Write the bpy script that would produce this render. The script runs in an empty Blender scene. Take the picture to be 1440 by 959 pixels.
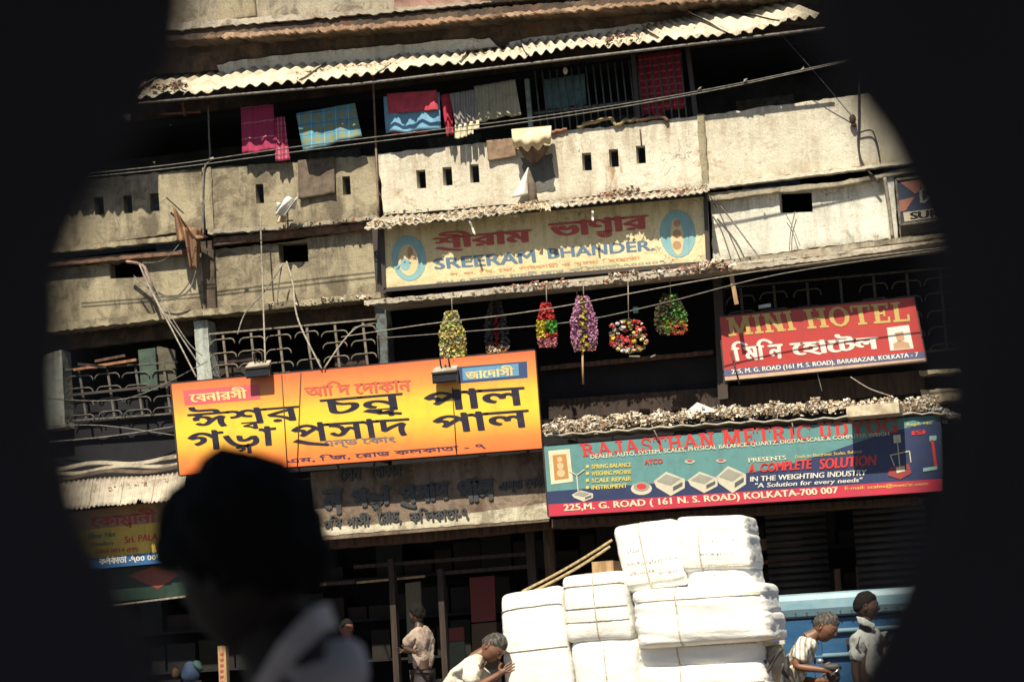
import bpy, math, random
from mathutils import Vector, Matrix, noise
from mathutils.geometry import delaunay_2d_cdt
random.seed(7)
R = math.radians
S = bpy.context.scene
COL = S.collection

# ------------------------------------------------------------------ camera
FPX = 3200.0
YAW, PITCH, ROLL = 0.267, R(8.0), 0.059
CAM = Vector((25*math.tan(YAW), -25.0, 1.37))
F0 = Vector((-math.sin(YAW)*math.cos(PITCH), math.cos(YAW)*math.cos(PITCH), math.sin(PITCH)))
R0 = Vector((math.cos(YAW), math.sin(YAW), 0))
U0 = R0.cross(F0)
RC = math.cos(ROLL)*R0 - math.sin(ROLL)*U0
UC = math.sin(ROLL)*R0 + math.cos(ROLL)*U0
cd = bpy.data.cameras.new('camera'); cam = bpy.data.objects.new('camera', cd); COL.objects.link(cam)
cd.sensor_width = 36; cd.lens = FPX/1440*36; cd.clip_end = 600; cd.clip_start = .05
M = Matrix((RC, UC, -F0)).transposed().to_4x4(); M.translation = CAM
cam.matrix_world = M
cd.dof.use_dof = True; cd.dof.focus_distance = 24.5; cd.dof.aperture_fstop = 3.9
S.camera = cam
# ------------------------------------------------------------------ light
SUN_EL, SUN_DX = R(54), -0.04
S.world = bpy.data.worlds.new('World'); S.world.use_nodes = True
nt = S.world.node_tree
sky = nt.nodes.new('ShaderNodeTexSky'); sky.sky_type = 'NISHITA'; sky.sun_disc = False
sky.sun_elevation = SUN_EL; sky.sun_rotation = math.pi + SUN_DX
nt.links.new(sky.outputs[0], nt.nodes['Background'].inputs[0]); nt.nodes['Background'].inputs[1].default_value = 0.05
ld = bpy.data.lights.new('sun', 'SUN'); ld.energy = 5.0; ld.angle = R(0.5); ld.color = (1, .90, .71)
lo = bpy.data.objects.new('sun', ld); COL.objects.link(lo)
d = Vector((SUN_DX*math.cos(SUN_EL), math.cos(SUN_EL), -math.sin(SUN_EL)))
lo.rotation_euler = d.to_track_quat('-Z', 'Y').to_euler(); lo.location = (0, -30, 40)
S.view_settings.view_transform = 'Standard'; S.view_settings.look = 'None'
S.view_settings.exposure = 0.58; S.view_settings.gamma = 1.0
S.render.engine = 'CYCLES'; S.cycles.max_bounces = 6

# ------------------------------------------------------------------ pixel -> world
def ray(px, py):
    return (F0 + RC*((px-720)/FPX) + UC*((479.5-py)/FPX))
def at(px, py, Y):
    r = ray(px, py); t = (Y-CAM.y)/r.y
    return CAM + r*t
def ato(px, py, dist):                      # point at distance along camera axis
    return CAM + ray(px, py)*dist
def quadmap(q):
    tl, tr, br, bl = q
    def f(u, v):                            # u 0..1 left-right, v 0..1 bottom-top
        x = (1-v)*((1-u)*bl[0]+u*br[0]) + v*((1-u)*tl[0]+u*tr[0])
        y = (1-v)*((1-u)*bl[1]+u*br[1]) + v*((1-u)*tl[1]+u*tr[1])
        return x, y
    return f
# ------------------------------------------------------------------ materials
def lin(c):
    if isinstance(c, str):
        c = [int(c[i:i+2], 16)/255 for i in (0, 2, 4)]
        c = [x/12.92 if x <= .04045 else ((x+.055)/1.055)**2.4 for x in c]
    return (c[0], c[1], c[2], 1)
class NB:
    def __init__(s, name):
        s.m = bpy.data.materials.new(name); s.m.use_nodes = True; s.t = s.m.node_tree
        s.b = s.t.nodes['Principled BSDF']; s.tc = s.n('ShaderNodeTexCoord')
    def n(s, k, **kw):
        x = s.t.nodes.new(k)
        for a, v in kw.items():
            setattr(x, a, v)
        return x
    def l(s, a, b): s.t.links.new(a, b)
    def co(s, sc=(1, 1, 1)):
        m = s.n('ShaderNodeMapping'); m.inputs['Scale'].default_value = sc
        s.l(s.tc.outputs['Object'], m.inputs[0]); return m.outputs[0]
    def noise(s, scale, detail=6, sc=(1, 1, 1), rough=.6, dist=0):
        x = s.n('ShaderNodeTexNoise'); s.l(s.co(sc), x.inputs['Vector'])
        x.inputs['Scale'].default_value = scale; x.inputs['Detail'].default_value = detail
        x.inputs['Roughness'].default_value = rough; x.inputs['Distortion'].default_value = dist
        return x.outputs[0]
    def ramp(s, f, lo, hi, a=0., b=1.):
        x = s.n('ShaderNodeMapRange'); x.clamp = True
        s.l(f, x.inputs[0]); x.inputs[1].default_value = lo; x.inputs[2].default_value = hi
        x.inputs[3].default_value = a; x.inputs[4].default_value = b
        return x.outputs[0]
    def mix(s, f, a, b, mode='MIX'):
        x = s.n('ShaderNodeMix', data_type='RGBA', blend_type=mode)
        if isinstance(f, (int, float)): x.inputs[0].default_value = f
        else: s.l(f, x.inputs[0])
        for i, v in ((6, a), (7, b)):
            if isinstance(v, bpy.types.NodeSocket): s.l(v, x.inputs[i])
            else: x.inputs[i].default_value = lin(v)
        return x.outputs[2]
    def math(s, op, a, b=0):
        x = s.n('ShaderNodeMath', operation=op)
        for i, v in ((0, a), (1, b)):
            if isinstance(v, (int, float)): x.inputs[i].default_value = v
            else: s.l(v, x.inputs[i])
        return x.outputs[0]
    def done(s, col, rough=.85, bump=None, bs=.3, dist=.01, metal=0):
        if isinstance(col, bpy.types.NodeSocket): s.l(col, s.b.inputs['Base Color'])
        else: s.b.inputs['Base Color'].default_value = lin(col)
        if isinstance(rough, (int, float)): s.b.inputs['Roughness'].default_value = rough
        else: s.l(rough, s.b.inputs['Roughness'])
        s.b.inputs['Metallic'].default_value = metal
        if bump is not None:
            x = s.n('ShaderNodeBump'); x.inputs['Strength'].default_value = bs; x.inputs['Distance'].default_value = dist
            s.l(bump, x.inputs['Height']); s.l(x.outputs[0], s.b.inputs['Normal'])
        return s.m
MATS = {}
def mat_plaster(name, base, light, dirt, streak=.6, patch=.52, rust=None, fine=1.0):
    s = NB(name)
    c = s.mix(s.ramp(s.noise(1.1, 8), .38, .62), base, light)
    st = s.ramp(s.noise(1.8, 9, (3, 3, .5), .7, .4), .50, .70, 0, streak)      # run-down streaks
    c = s.mix(st, c, dirt)
    p = s.ramp(s.noise(2.6, 10, rough=.72, dist=.6), patch, patch+.10, 0, .75)
    c = s.mix(p, c, dirt)
    c = s.mix(s.ramp(s.noise(14, 8, rough=.75), .56, .70, 0, .6), c, dirt)
    if rust:
        c = s.mix(s.ramp(s.noise(1.7, 9, (1, 1, .8), .7, 1.), .58, .68, 0, .8), c, rust)
    # rain grime running down from the top edge and rising from the foot
    gz = s.n('ShaderNodeSeparateXYZ'); s.l(s.tc.outputs['Generated'], gz.inputs[0]); zt_ = gz.outputs[2]
    sn = s.noise(2.4, 9, (3.2, 3.2, .5), .72, .5)
    tp = s.math('MULTIPLY', s.ramp(zt_, .35, 1.0), s.ramp(sn, .44, .62, 0, .8)); c = s.mix(tp, c, dirt)
    ft = s.math('MULTIPLY', s.ramp(zt_, .22, .0), s.ramp(s.noise(4, 8, rough=.7), .40, .60, 0, .75)); c = s.mix(ft, c, dirt)
    vo = s.n('ShaderNodeTexVoronoi', feature='DISTANCE_TO_EDGE'); vo.inputs['Scale'].default_value = 1.7
    va = s.n('ShaderNodeVectorMath', operation='ADD'); s.l(s.co(), va.inputs[0]); nz = s.n('ShaderNodeTexNoise'); s.l(s.co(), nz.inputs['Vector']); nz.inputs['Scale'].default_value = 4; nz.inputs['Detail'].default_value = 6
    s.l(nz.outputs['Color'], va.inputs[1]); s.l(va.outputs[0], vo.inputs['Vector'])
    ck = s.math('MULTIPLY', s.ramp(vo.outputs[0], .012, .0), s.ramp(s.noise(.9, 3), .50, .58)); c = s.mix(ck, c, (.05, .04, .03))
    g = s.noise(60, 5)
    c = s.mix(s.ramp(g, .35, .65, 0, .35*fine), c, (0.5, 0.47, 0.42), 'MULTIPLY')
    h = s.math('ADD', s.math('MULTIPLY', s.noise(9, 9, rough=.7), 1.2), s.math('MULTIPLY', g, .25))
    return s.done(c, .9, h, .55, .03)
def mat_simple(name, c, c2=None, scale=8, rough=.8, bs=.3, metal=0, lo=.4, hi=.62, sc=(1, 1, 1), dist=.01):
    s = NB(name)
    if c2 is None: c2 = tuple(x*.6 for x in lin(c)[:3])
    n = s.noise(scale, 7, sc)
    return s.done(s.mix(s.ramp(n, lo, hi), c, c2), rough, s.noise(scale*3, 5, sc), bs, dist, metal)
def mat_plain(name, c, rough=.7):
    s = NB(name); n = s.noise(25, 6, rough=.7)
    c = lin(c)[:3]
    return s.done(s.mix(s.ramp(n, .42, .70, 0, .55), c, tuple(x*.55+.01 for x in c)), rough, n, .12, .004)
def G(name, fn, *a, **k):
    if name not in MATS: MATS[name] = fn(name, *a, **k)
    return MATS[name]
PL_C = G('plaster_cream', mat_plaster, (.32, .275, .185), (.46, .405, .28), (.105, .085, .06), .75, .49)
PL_W = G('plaster_white', mat_plaster, (.64, .61, .50), (.80, .76, .64), (.30, .22, .13), .45, .60, (.34, .17, .07))
PL_G = G('plaster_grey', mat_plaster, (.34, .30, .23), (.48, .43, .33), (.11, .09, .07), .6, .52)
PL_L = G('plaster_limewash', mat_plaster, (.70, .70, .62), (.80, .80, .73), (.26, .23, .18), .45, .60)
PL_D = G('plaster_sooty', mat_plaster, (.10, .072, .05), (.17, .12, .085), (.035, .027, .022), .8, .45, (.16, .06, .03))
INT = G('interior_dark', mat_simple, (.009, .009, .014), (.005, .005, .008), 3, .9)  # near-black bluish tone stands in for the shade of the interiors
IRON = G('iron_paint', mat_simple, (.22, .21, .17), (.12, .08, .05), 14, .6)
IRONB = G('iron_blue', mat_simple, (.10, .15, .16), (.07, .05, .04), 14, .6)
IRONK = G('iron_black', mat_simple, (.035, .035, .038), (.06, .035, .025), 14, .6)
WOODB = G('wood_brown', mat_simple, (.13, .065, .04), (.05, .028, .02), 3, .8, .4, 0, .4, .62, (8, 8, 1))
WOODD = G('wood_dark', mat_simple, (.05, .03, .022), (.02, .014, .012), 3, .8, .4, 0, .4, .62, (8, 8, 1))
WOODP = G('wood_pale', mat_simple, (.45, .30, .16), (.28, .17, .08), 3, .8, .4, 0, .4, .62, (8, 8, 1))
ASB = G('asbestos_sheet', mat_plaster, (.62, .56, .43), (.76, .70, .56), (.22, .16, .10), .4, .54, (.30, .17, .09))
TINW = G('weathered_tin', mat_plaster, (.45, .40, .32), (.60, .55, .45), (.16, .11, .08), .3, .54, (.25, .12, .06))
CABLE = G('cable_grey', mat_simple, (.20, .19, .17), (.10, .09, .08), 20, .7)
CABLK = G('cable_black', mat_simple, (.03, .03, .032), (.06, .05, .045), 20, .6)
CABLW = G('cable_pale', mat_simple, (.34, .31, .25), (.18, .15, .12), 20, .7)
WHITEP = G('white_paint', mat_simple, (.72, .70, .62), (.35, .31, .25), 6, .7)

# ------------------------------------------------------------------ mesh building
class MB:
    def __init__(s): s.v = []; s.f = []; s.m = []; s.smooth = []
    def add(s, vs, fs, mi=0, sm=False):
        o = len(s.v); s.v += [tuple(v) for v in vs]
        for f in fs: s.f.append([i+o for i in f]); s.m.append(mi); s.smooth.append(sm)
        return s
    def box(s, a, b, mi=0):
        (x0, y0, z0), (x1, y1, z1) = [min(i, j) for i, j in zip(a, b)], [max(i, j) for i, j in zip(a, b)]
        vs = [(x, y, z) for z in (z0, z1) for y in (y0, y1) for x in (x0, x1)]
        return s.add(vs, [(0, 2, 3, 1), (4, 5, 7, 6), (0, 1, 5, 4), (2, 6, 7, 3), (0, 4, 6, 2), (1, 3, 7, 5)], mi)
    def beam(s, p, q, w, h, mi=0, up=Vector((0, 0, 1))):
        p, q = Vector(p), Vector(q); d = (q-p).normalized()
        x = d.cross(up)
        if x.length < 1e-4: x = Vector((1, 0, 0))
        x.normalize(); y = x.cross(d).normalized()
        vs = [c + x*w*.5*i + y*h*.5*j for c in (p, q) for i, j in ((-1, -1), (1, -1), (1, 1), (-1, 1))]
        return s.add(vs, [(0, 1, 2, 3), (7, 6, 5, 4), (0, 4, 5, 1), (1, 5, 6, 2), (2, 6, 7, 3), (3, 7, 4, 0)], mi)
    def tube(s, pts, r, n=6, mi=0, cap=True):
        pts = [Vector(p) for p in pts]; rings = []
        rr = r if isinstance(r, (list, tuple)) else [r]*len(pts)
        ref = None
        for i, p in enumerate(pts):
            d = (pts[min(i+1, len(pts)-1)]-pts[max(i-1, 0)])
            d = d.normalized() if d.length > 1e-9 else Vector((0, 0, 1))
            if ref is None:
                ref = d.orthogonal().normalized()
            x = (ref - d*ref.dot(d))
            x = x.normalized() if x.length > 1e-6 else d.orthogonal().normalized()
            ref = x; y = d.cross(x)
            rings.append([p+(x*math.cos(a)+y*math.sin(a))*rr[i] for a in [2*math.pi*k/n for k in range(n)]])
        vs = [v for r_ in rings for v in r_]; fs = []
        for i in range(len(pts)-1):
            for k in range(n):
                k2 = (k+1) % n
                fs.append((i*n+k, i*n+k2, (i+1)*n+k2, (i+1)*n+k))
        if cap: fs += [tuple(range(n))[::-1], tuple((len(pts)-1)*n+k for k in range(n))]
        return s.add(vs, fs, mi, True)
    def grid(s, fn, nu, nv, mi=0, sm=True, thick=None, mi2=None):
        vs = [fn(i/nu, j/nv) for j in range(nv+1) for i in range(nu+1)]
        fs = [(j*(nu+1)+i, j*(nu+1)+i+1, (j+1)*(nu+1)+i+1, (j+1)*(nu+1)+i) for j in range(nv) for i in range(nu)]
        if thick is not None:
            t = Vector(thick); n = len(vs)
            vs2 = [Vector(v)+t for v in vs]
            fs2 = [tuple(i+n for i in reversed(f)) for f in fs]
            rim = [i for i in range(nu+1)] + [(j+1)*(nu+1)+nu for j in range(nv)] + [nv*(nu+1)+i for i in range(nu-1, -1, -1)] + [j*(nu+1) for j in range(nv-1, 0, -1)]
            fs3 = [(rim[(k+1) % len(rim)], rim[k], rim[k]+n, rim[(k+1) % len(rim)]+n) for k in range(len(rim))]
            nf = len(fs); vs = list(vs)+vs2; fs = fs+fs2+fs3
            s.add(vs, fs, mi, sm)
            if mi2 is not None:
                for k in range(len(s.m)-len(fs)+nf, len(s.m)-len(fs)+2*nf): s.m[k] = mi2
            return s
        return s.add(vs, fs, mi, sm)
    def ball(s, c, r, mi=0, nu=8, nv=5, f=None):
        rx, ry, rz = r if isinstance(r, (tuple, list)) else (r, r, r); c = Vector(c)
        vs = []
        for j in range(1, nv):
            t = math.pi*j/nv
            for i in range(nu):
                a = 2*math.pi*i/nu
                vs.append(c+Vector((rx*math.sin(t)*math.cos(a), ry*math.sin(t)*math.sin(a), rz*math.cos(t))))
        vs += [c+Vector((0, 0, rz)), c-Vector((0, 0, rz))]; T = len(vs)-2; B = T+1; fs = []
        for j in range(nv-2):
            for i in range(nu):
                i2 = (i+1) % nu; fs.append((j*nu+i, (j+1)*nu+i, (j+1)*nu+i2, j*nu+i2))
        for i in range(nu):
            i2 = (i+1) % nu; fs.append((T, i, i2)); fs.append((B, (nv-2)*nu+i2, (nv-2)*nu+i))
        return s.add(vs, fs, mi, True)
    def petal(s, c, r, mi=0):
        c = Vector(c); a = Vector((random.gauss(0, 1), random.gauss(-1.2, .8), random.gauss(0, 1))).normalized(); x = a.orthogonal().normalized(); y = a.cross(x)
        vs = [c-a*r*.1]
        for k in range(10):
            t = k*math.pi/5; q = r*(1.05 if k % 2 == 0 else .62); vs.append(c+(x*math.cos(t)+y*math.sin(t))*q+a*r*.35)
        return s.add(vs, [(0, k+1, (k+1) % 10+1) for k in range(10)], mi)
    def chip(s, c, r, mi=0, flat=.5):
        c = Vector(c)
        e = [Vector((random.uniform(-1, 1), random.uniform(-1, 1), random.uniform(-1, 1)*flat))*r for _ in range(5)]
        e[0].x = r*random.uniform(.5, 1.2); e[1].x = -r*random.uniform(.5, 1.2); e[2].z = r*flat; e[3].z = -r*flat*.7
        vs = [c+x for x in e]
        return s.add(vs, [(0, 1, 2), (0, 3, 1), (0, 2, 4), (1, 4, 2), (0, 4, 3), (1, 3, 4)], mi)
    def mesh(s, name, mats, org):
        me = bpy.data.meshes.new(name)
        o = Vector(org)
        me.from_pydata([Vector(v)-o for v in s.v], [], s.f)
        for m in mats: me.materials.append(m)
        me.polygons.foreach_set('material_index', s.m); me.polygons.foreach_set('use_smooth', s.smooth)
        me.update(); return me
def base_of(vs):
    xs = [v[0] for v in vs]; ys = [v[1] for v in vs]; zs = [v[2] for v in vs]
    return Vector(((min(xs)+max(xs))/2, (min(ys)+max(ys))/2, min(zs)))
def wloc(o):
    l = Vector(o.location)
    while o.parent: o = o.parent; l += Vector(o.location)
    return l
def put(name, mb, mats, parent=None, label=None, cat=None, group=None, kind=None):
    if not isinstance(mats, (list, tuple)): mats = [mats]
    org = base_of(mb.v)
    ob = bpy.data.objects.new(name, mb.mesh(name, mats, org)); COL.objects.link(ob)
    if parent is not None: ob.parent = parent; ob.location = org - wloc(parent)
    else: ob.location = org
    for k, v in (('label', label), ('category', cat), ('group', group), ('kind', kind)):
        if v: ob[k] = v
    return ob
def thing(name, label, cat, loc, group=None):
    o = bpy.data.objects.new(name, None); COL.objects.link(o); o.location = loc; o.empty_display_size = .1
    o['label'] = label; o['category'] = cat
    if group: o['group'] = group
    return o
def part(name, mb, mats, parent, label=None, kind=None): return put(name, mb, mats, parent, label, kind=kind)
# union triangulation with non-zero winding
def area2(c): return sum(c[i][0]*c[(i+1) % len(c)][1]-c[(i+1) % len(c)][0]*c[i][1] for i in range(len(c)))
def union_tris(contours):
    vs = []; faces = []; sg = []
    for c in contours:
        if len(c) < 3: continue
        o = len(vs); vs += [Vector((p[0], p[1])) for p in c]
        a = area2(c); idx = list(range(o, o+len(c)))
        if a < 0: idx.reverse()
        faces.append(idx); sg.append(1 if a > 0 else -1)
    if not faces: return [], []
    ov, oe, of, _, _, orf = delaunay_2d_cdt(vs, [], faces, 1, 1e-5)
    return ov, [f for f, o in zip(of, orf) if sum(sg[i] for i in o) != 0]
def slab(pts, Y, th, holes=(), px=True, mb=None, mi=0):
    """vertical plate: outline (px or x,z) whose front lies at Y and which is th thick"""
    cv = (lambda p: (lambda w: (w.x, w.z))(at(p[0], p[1], Y))) if px else (lambda p: p)
    o = [cv(p) for p in pts]
    if area2(o) < 0: o.reverse()
    hs = []
    for h in holes:
        c = [cv(p) for p in h]
        if area2(c) > 0: c.reverse()
        hs.append(c)
    v2, tr = union_tris([o]+hs)
    mb = mb or MB(); n = len(v2)
    mb.add([(p.x, Y, p.y) for p in v2]+[(p.x, Y+th, p.y) for p in v2],
           [tuple(f) for f in tr]+[tuple(i+n for i in reversed(f)) for f in tr], mi)
    for c in [o]+hs:
        m = len(c)
        mb.add([(p[0], Y, p[1]) for p in c]+[(p[0], Y+th, p[1]) for p in c],
               [(i, i+m, (i+1) % m+m, (i+1) % m) for i in range(m)], mi)
    return mb
def rough(pts, amp=1.2, step=7):
    out = []
    for i in range(len(pts)):
        a, b = pts[i], pts[(i+1) % len(pts)]; L = math.hypot(b[0]-a[0], b[1]-a[1]); n = max(1, int(L/step))
        out.append(a)
        for k in range(1, n):
            t = k/n; nx, ny = -(b[1]-a[1])/L, (b[0]-a[0])/L; j = random.gauss(0, amp*.5)
            out.append((a[0]+(b[0]-a[0])*t+nx*j, a[1]+(b[1]-a[1])*t+ny*j))
    return out
def rc(x0, y0, x1, y1, sk=.075, sv=.07):     # photo-space rectangle with the facade's slant
    dx, dy = x1-x0, y1-y0
    return [(x0, y0), (x1, y0-sk*dx), (x1+sv*dy, y1-sk*dx), (x0+sv*dy, y1)]

# ------------------------------------------------------------------ lettering
_gc = {}
def raw(ch):
    if ch == '৭' and ch not in _gc:
        c_ = lambda r, n=16: [(.24+r*math.cos(2*math.pi*k/n), .46+r*math.sin(2*math.pi*k/n)) for k in range(n)]
        _gc[ch] = [c_(.19), c_(.11)[::-1], [(.36, .46), (.43, .46), (.50, .15), (.60, -.02), (.53, -.06), (.42, .12)]]
    if ch in _gc: return _gc[ch]
    c = bpy.data.curves.new('t', 'FONT'); c.body = ch; c.fill_mode = 'NONE'; c.resolution_u = 3; c.size = 1
    o = bpy.data.objects.new('t', c); me = bpy.data.meshes.new_from_object(o)
    adj = {}
    for e in me.edges:
        a, b = e.vertices; adj.setdefault(a, []).append(b); adj.setdefault(b, []).append(a)
    seen = set(); cs = []
    for st in range(len(me.vertices)):
        if st in seen or st not in adj: continue
        loop = [st]; seen.add(st); cur = st
        while True:
            nx = [k for k in adj[cur] if k not in seen]
            if not nx: break
            nx = min(nx, key=lambda k: (abs(k-cur), -k)) if len(loop) > 1 else ((cur+1) if (cur+1) in nx else nx[0])
            loop.append(nx); seen.add(nx); cur = nx
        cs.append([(me.vertices[k].co.x, me.vertices[k].co.y) for k in loop])
    bpy.data.objects.remove(o); bpy.data.curves.remove(c); bpy.data.meshes.remove(me)
    # outer contours positive
    if cs:
        big = max(cs, key=lambda c: abs(area2(c)))
        if area2(big) < 0: cs = [c[::-1] for c in cs]
    _gc[ch] = cs; return cs
_ad = {}
def adv(ch):
    if ch in _ad: return _ad[ch]
    if ch == ' ': return .3
    r = lambda s: max([p[0] for c in raw(s) for p in c] or [0])
    v = r(ch+'l')-r('l')
    _ad[ch] = v; return v
_tc = {}
def text2d(body, bold=0.):
    """returns verts, tris in a box normalised 0..1 x 0..1"""
    key = (body, bold)
    if key in _tc: return _tc[key]
    V = []; T = []; GR = []; x = 0; i = 0; lastx = 0; lastw = .5
    def emit(cs):
        con = []
        for c in cs:
            if bold:
                for dx, dy in ((-bold, 0), (bold, 0), (0, bold*.3), (0, -bold*.3)): con.append([(p[0]+dx, p[1]+dy) for p in c])
            else: con.append(c)
        v, t = union_tris(con); o = len(V); GR.append(len(T))
        V.extend((p.x, p.y) for p in v); T.extend(tuple(k+o for k in f) for f in t)
    while i < len(body):
        ch = body[i]
        if ch == '^':
            i += 1; cs = raw(body[i]); sc = .48
            emit([[(lastx+lastw*.32+p[0]*sc, p[1]*sc-.22) for p in c] for c in cs])
        elif ch == '~':
            w = lastw
            emit([[(lastx+.02, .02), (lastx+.10, .10), (lastx+w*.45, -.02), (lastx+w*.92, -.12), (lastx+w*.92, -.20), (lastx+w*.4, -.11)]])
        elif ch == ' ': x += .3
        else:
            emit([[(x+p[0], p[1]) for p in c] for c in raw(ch)]); lastx = x; lastw = adv(ch); x += lastw
        i += 1
    xs = [p[0] for p in V]; ys = [p[1] for p in V]
    x0, x1, y0, y1 = min(xs), max(xs), min(ys), max(ys)
    V = [((p[0]-x0)/(x1-x0), (p[1]-y0)/(y1-y0)) for p in V]
    _tc[key] = (V, T); _gr[key] = GR+[len(T)]; return V, T
_gr = {}
def lay(mb, VT, q, Y, off=.004, mi=0):
    f = quadmap(q); V, T = VT
    mb.add([at(*f(u, v), Y-off) for u, v in V], T, mi)
    return mb
def wr(mb, body, q, Y, bold=.02, off=.004, mi=0): return lay(mb, text2d(body, bold), q, Y, off, mi)
def quad(x0, y0, x1, y1, dyr, sv=.08):       # text box: left-top, right/bottom extents; dyr = rise to the right
    return [(x0, y0), (x1, y0-dyr), (x1+sv*(y1-y0), y1-dyr), (x0+sv*(y1-y0), y1)]
# slab-serif capitals
def slab_letter(ch):
    t = .19; s = .11; P = []
    def bx(x0, y0, x1, y1): P.append([(x0, y0), (x1, y0), (x1, y1), (x0, y1)])
    def stem(x, sr=.09, lo=True, hi=True):
        bx(x, 0, x+t, 1)
        if lo: bx(x-sr, 0, x+t+sr, s)
        if hi: bx(x-sr, 1-s, x+t+sr, 1)
    def dg(x0, y0, x1, y1, w=t): P.append([(x0, y0), (x0+w, y0), (x1+w, y1), (x1, y1)] if y1 > y0 else [(x1, y1), (x1+w, y1), (x0+w, y0), (x0, y0)])
    def arc(cx, cy, rx, ry, a0, a1, w=t, h=s):
        n = 12; A = [R(a0+(a1-a0)*k/n) for k in range(n+1)]
        P.append([(cx+rx*math.cos(a), cy+ry*math.sin(a)) for a in A]+[(cx+(rx-w)*math.cos(a), cy+(ry-h)*math.sin(a)) for a in reversed(A)])
    w = .8
    if ch == 'I': stem(.1); w = .4
    elif ch == 'M': stem(.09); stem(.82); dg(.45, .12, .12, 1); dg(.48, .12, .80, 1, .17); w = 1.12
    elif ch == 'N': stem(.09, hi=True); stem(.63); dg(.60, 0, .12, 1); w = .92
    elif ch == 'H': stem(.09); stem(.60); bx(.2, .44, .7, .56); w = .9
    elif ch == 'O': arc(.42, .5, .42, .52, 0, 360); w = .86
    elif ch == 'T': stem(.30, hi=False); bx(0, 1-s, .79, 1); bx(0, .68, .09, .95); bx(.70, .68, .79, .95); w = .8
    elif ch == 'E': stem(.09); bx(.15, 0, .68, s); bx(.15, 1-s, .66, 1); bx(.15, .44, .5, .56); bx(.6, 0, .69, .3); bx(.58, .7, .67, 1); bx(.44, .34, .52, .66); w = .74
    elif ch == 'L': stem(.09); bx(.15, 0, .68, s); bx(.6, 0, .69, .34); w = .74
    elif ch in 'RD':
        stem(.09)
        if ch == 'D': arc(.3, .5, .48, .5, -90, 90); bx(.2, 0, .32, s); bx(.2, 1-s, .32, 1); w = .82
        else: arc(.38, .74, .32, .26, -90, 90, t, .1); bx(.2, .9, .4, 1); bx(.2, .48, .4, .58); dg(.6, 0, .36, .5); bx(.56, 0, .88, s); w = .9
    elif ch == 'A': dg(.06, 0, .36, 1, .12); dg(.66, 0, .34, 1, .2); bx(-.02, 0, .27, s); bx(.56, 0, .94, s); bx(.2, .3, .66, .4); w = .94
    elif ch == 'J': bx(.33, .25, .33+t, 1); bx(.2, 1-s, .62, 1); arc(.26, .26, .26, .28, 180, 360); w = .64
    elif ch == 'S': arc(.36, .74, .3, .28, 20, 270, .17, .11); arc(.36, .26, .32, .28, -160, 90, .17, .11); bx(.58, .68, .66, 1); bx(.02, 0, .10, .32); w = .74
    elif ch in 'CG':
        arc(.44, .5, .44, .52, 40, 320); bx(.70, .66, .79, 1)
        if ch == 'G': bx(.60, 0, .80, .42); bx(.5, .36, .88, .46)
        w = .86
    elif ch == 'U': bx(.09, .3, .09+t, 1); bx(.56, .3, .56+t*.7, 1); bx(0, 1-s, .37, 1); bx(.46, 1-s, .80, 1); arc(.39, .3, .30, .32, 180, 360, t); w = .84
    elif ch == 'Y': bx(.32, 0, .52, .5); bx(.22, 0, .62, s); dg(.33, .42, .02, 1); dg(.34, .42, .66, 1, .15); bx(-.03, 1-s, .3, 1); bx(.56, 1-s, .88, 1); w = .86
    P2 = [p if area2(p) > 0 else p[::-1] for p in P]
    return P2, w
def slab_text(body, sp=.06):
    V = []; T = []; GR = []; x = 0
    for ch in body:
        if ch == ' ': x += .45; continue
        P, w = slab_letter(ch); v, t = union_tris(P); o = len(V)
        V += [(p.x+x, p.y) for p in v]; GR.append(len(T)); T += [tuple(k+o for k in f) for f in t]; x += w+sp
    _gr['slab'] = GR+[len(T)]
    xs = [p[0] for p in V]; ys = [p[1] for p in V]
    return [((p[0]-min(xs))/(max(xs)-min(xs)), (p[1]-min(ys))/(max(ys)-min(ys))) for p in V], T
def disc(q, n=20, ring=None):                # ellipse in unit box
    return [(.5+.5*math.cos(2*math.pi*k/n), .5+.5*math.sin(2*math.pi*k/n)) for k in range(n)], [tuple(range(n))]
def poly(mb, pts, Y, off=.004, mi=0):
    w = [at(x, y, Y-off) for x, y in pts]
    if area2([(p.x, p.z) for p in w]) < 0: w.reverse()
    mb.add(w, [tuple(range(len(w)))], mi)
def debris(name, path, Y, dep, n, size, cols, parent=None, hang=.0, h=.05):
    """loose rubbish lying along a photo-space path"""
    mb = MB(); L = len(path)-1
    for _ in range(n):
        t = random.random()*L; i = min(int(t), L-1); t -= i
        x = path[i][0]*(1-t)+path[i+1][0]*t; y = path[i][1]*(1-t)+path[i+1][1]*t
        p = at(x, y, Y+random.random()*dep); k = noise.noise(Vector((x*.05, 3, 0)))*.5+.6
        p.z += random.random()**1.5*h*k*1.6 - (random.random()*hang if random.random() < .3 else 0)
        q_ = random.random(); mi = random.randrange(len(cols))
        if q_ < .05:                                      # crumpled paper or rag
            e1 = Vector((random.uniform(.6, 1.6), random.uniform(-.5, .5), random.uniform(-.4, .4)))*size*2.2; e2 = Vector((random.uniform(-.4, .4), -random.uniform(.2, .8), -random.uniform(.3, 1)))*size*2
            mb.grid(lambda u, v: p+e1*(u-.5)+e2*v+Vector((0, -.3, .3))*size*math.sin(u*7+v*5), 3, 3, mi, False)
        elif q_ < .25:                                    # stick or strip
            e1 = Vector((random.uniform(-1, 1), random.uniform(-.5, .5), random.uniform(-.35, .35)))*size*2.4
            mb.beam(p-e1*.5, p+e1*.5, size*.3, size*.12, mi)
        else: mb.chip(p, size*random.uniform(.3, 1.3), mi, random.choice((.2, .5, .9)))
    ob = put(name, mb, cols, parent, kind='stuff'); return ob


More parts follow.
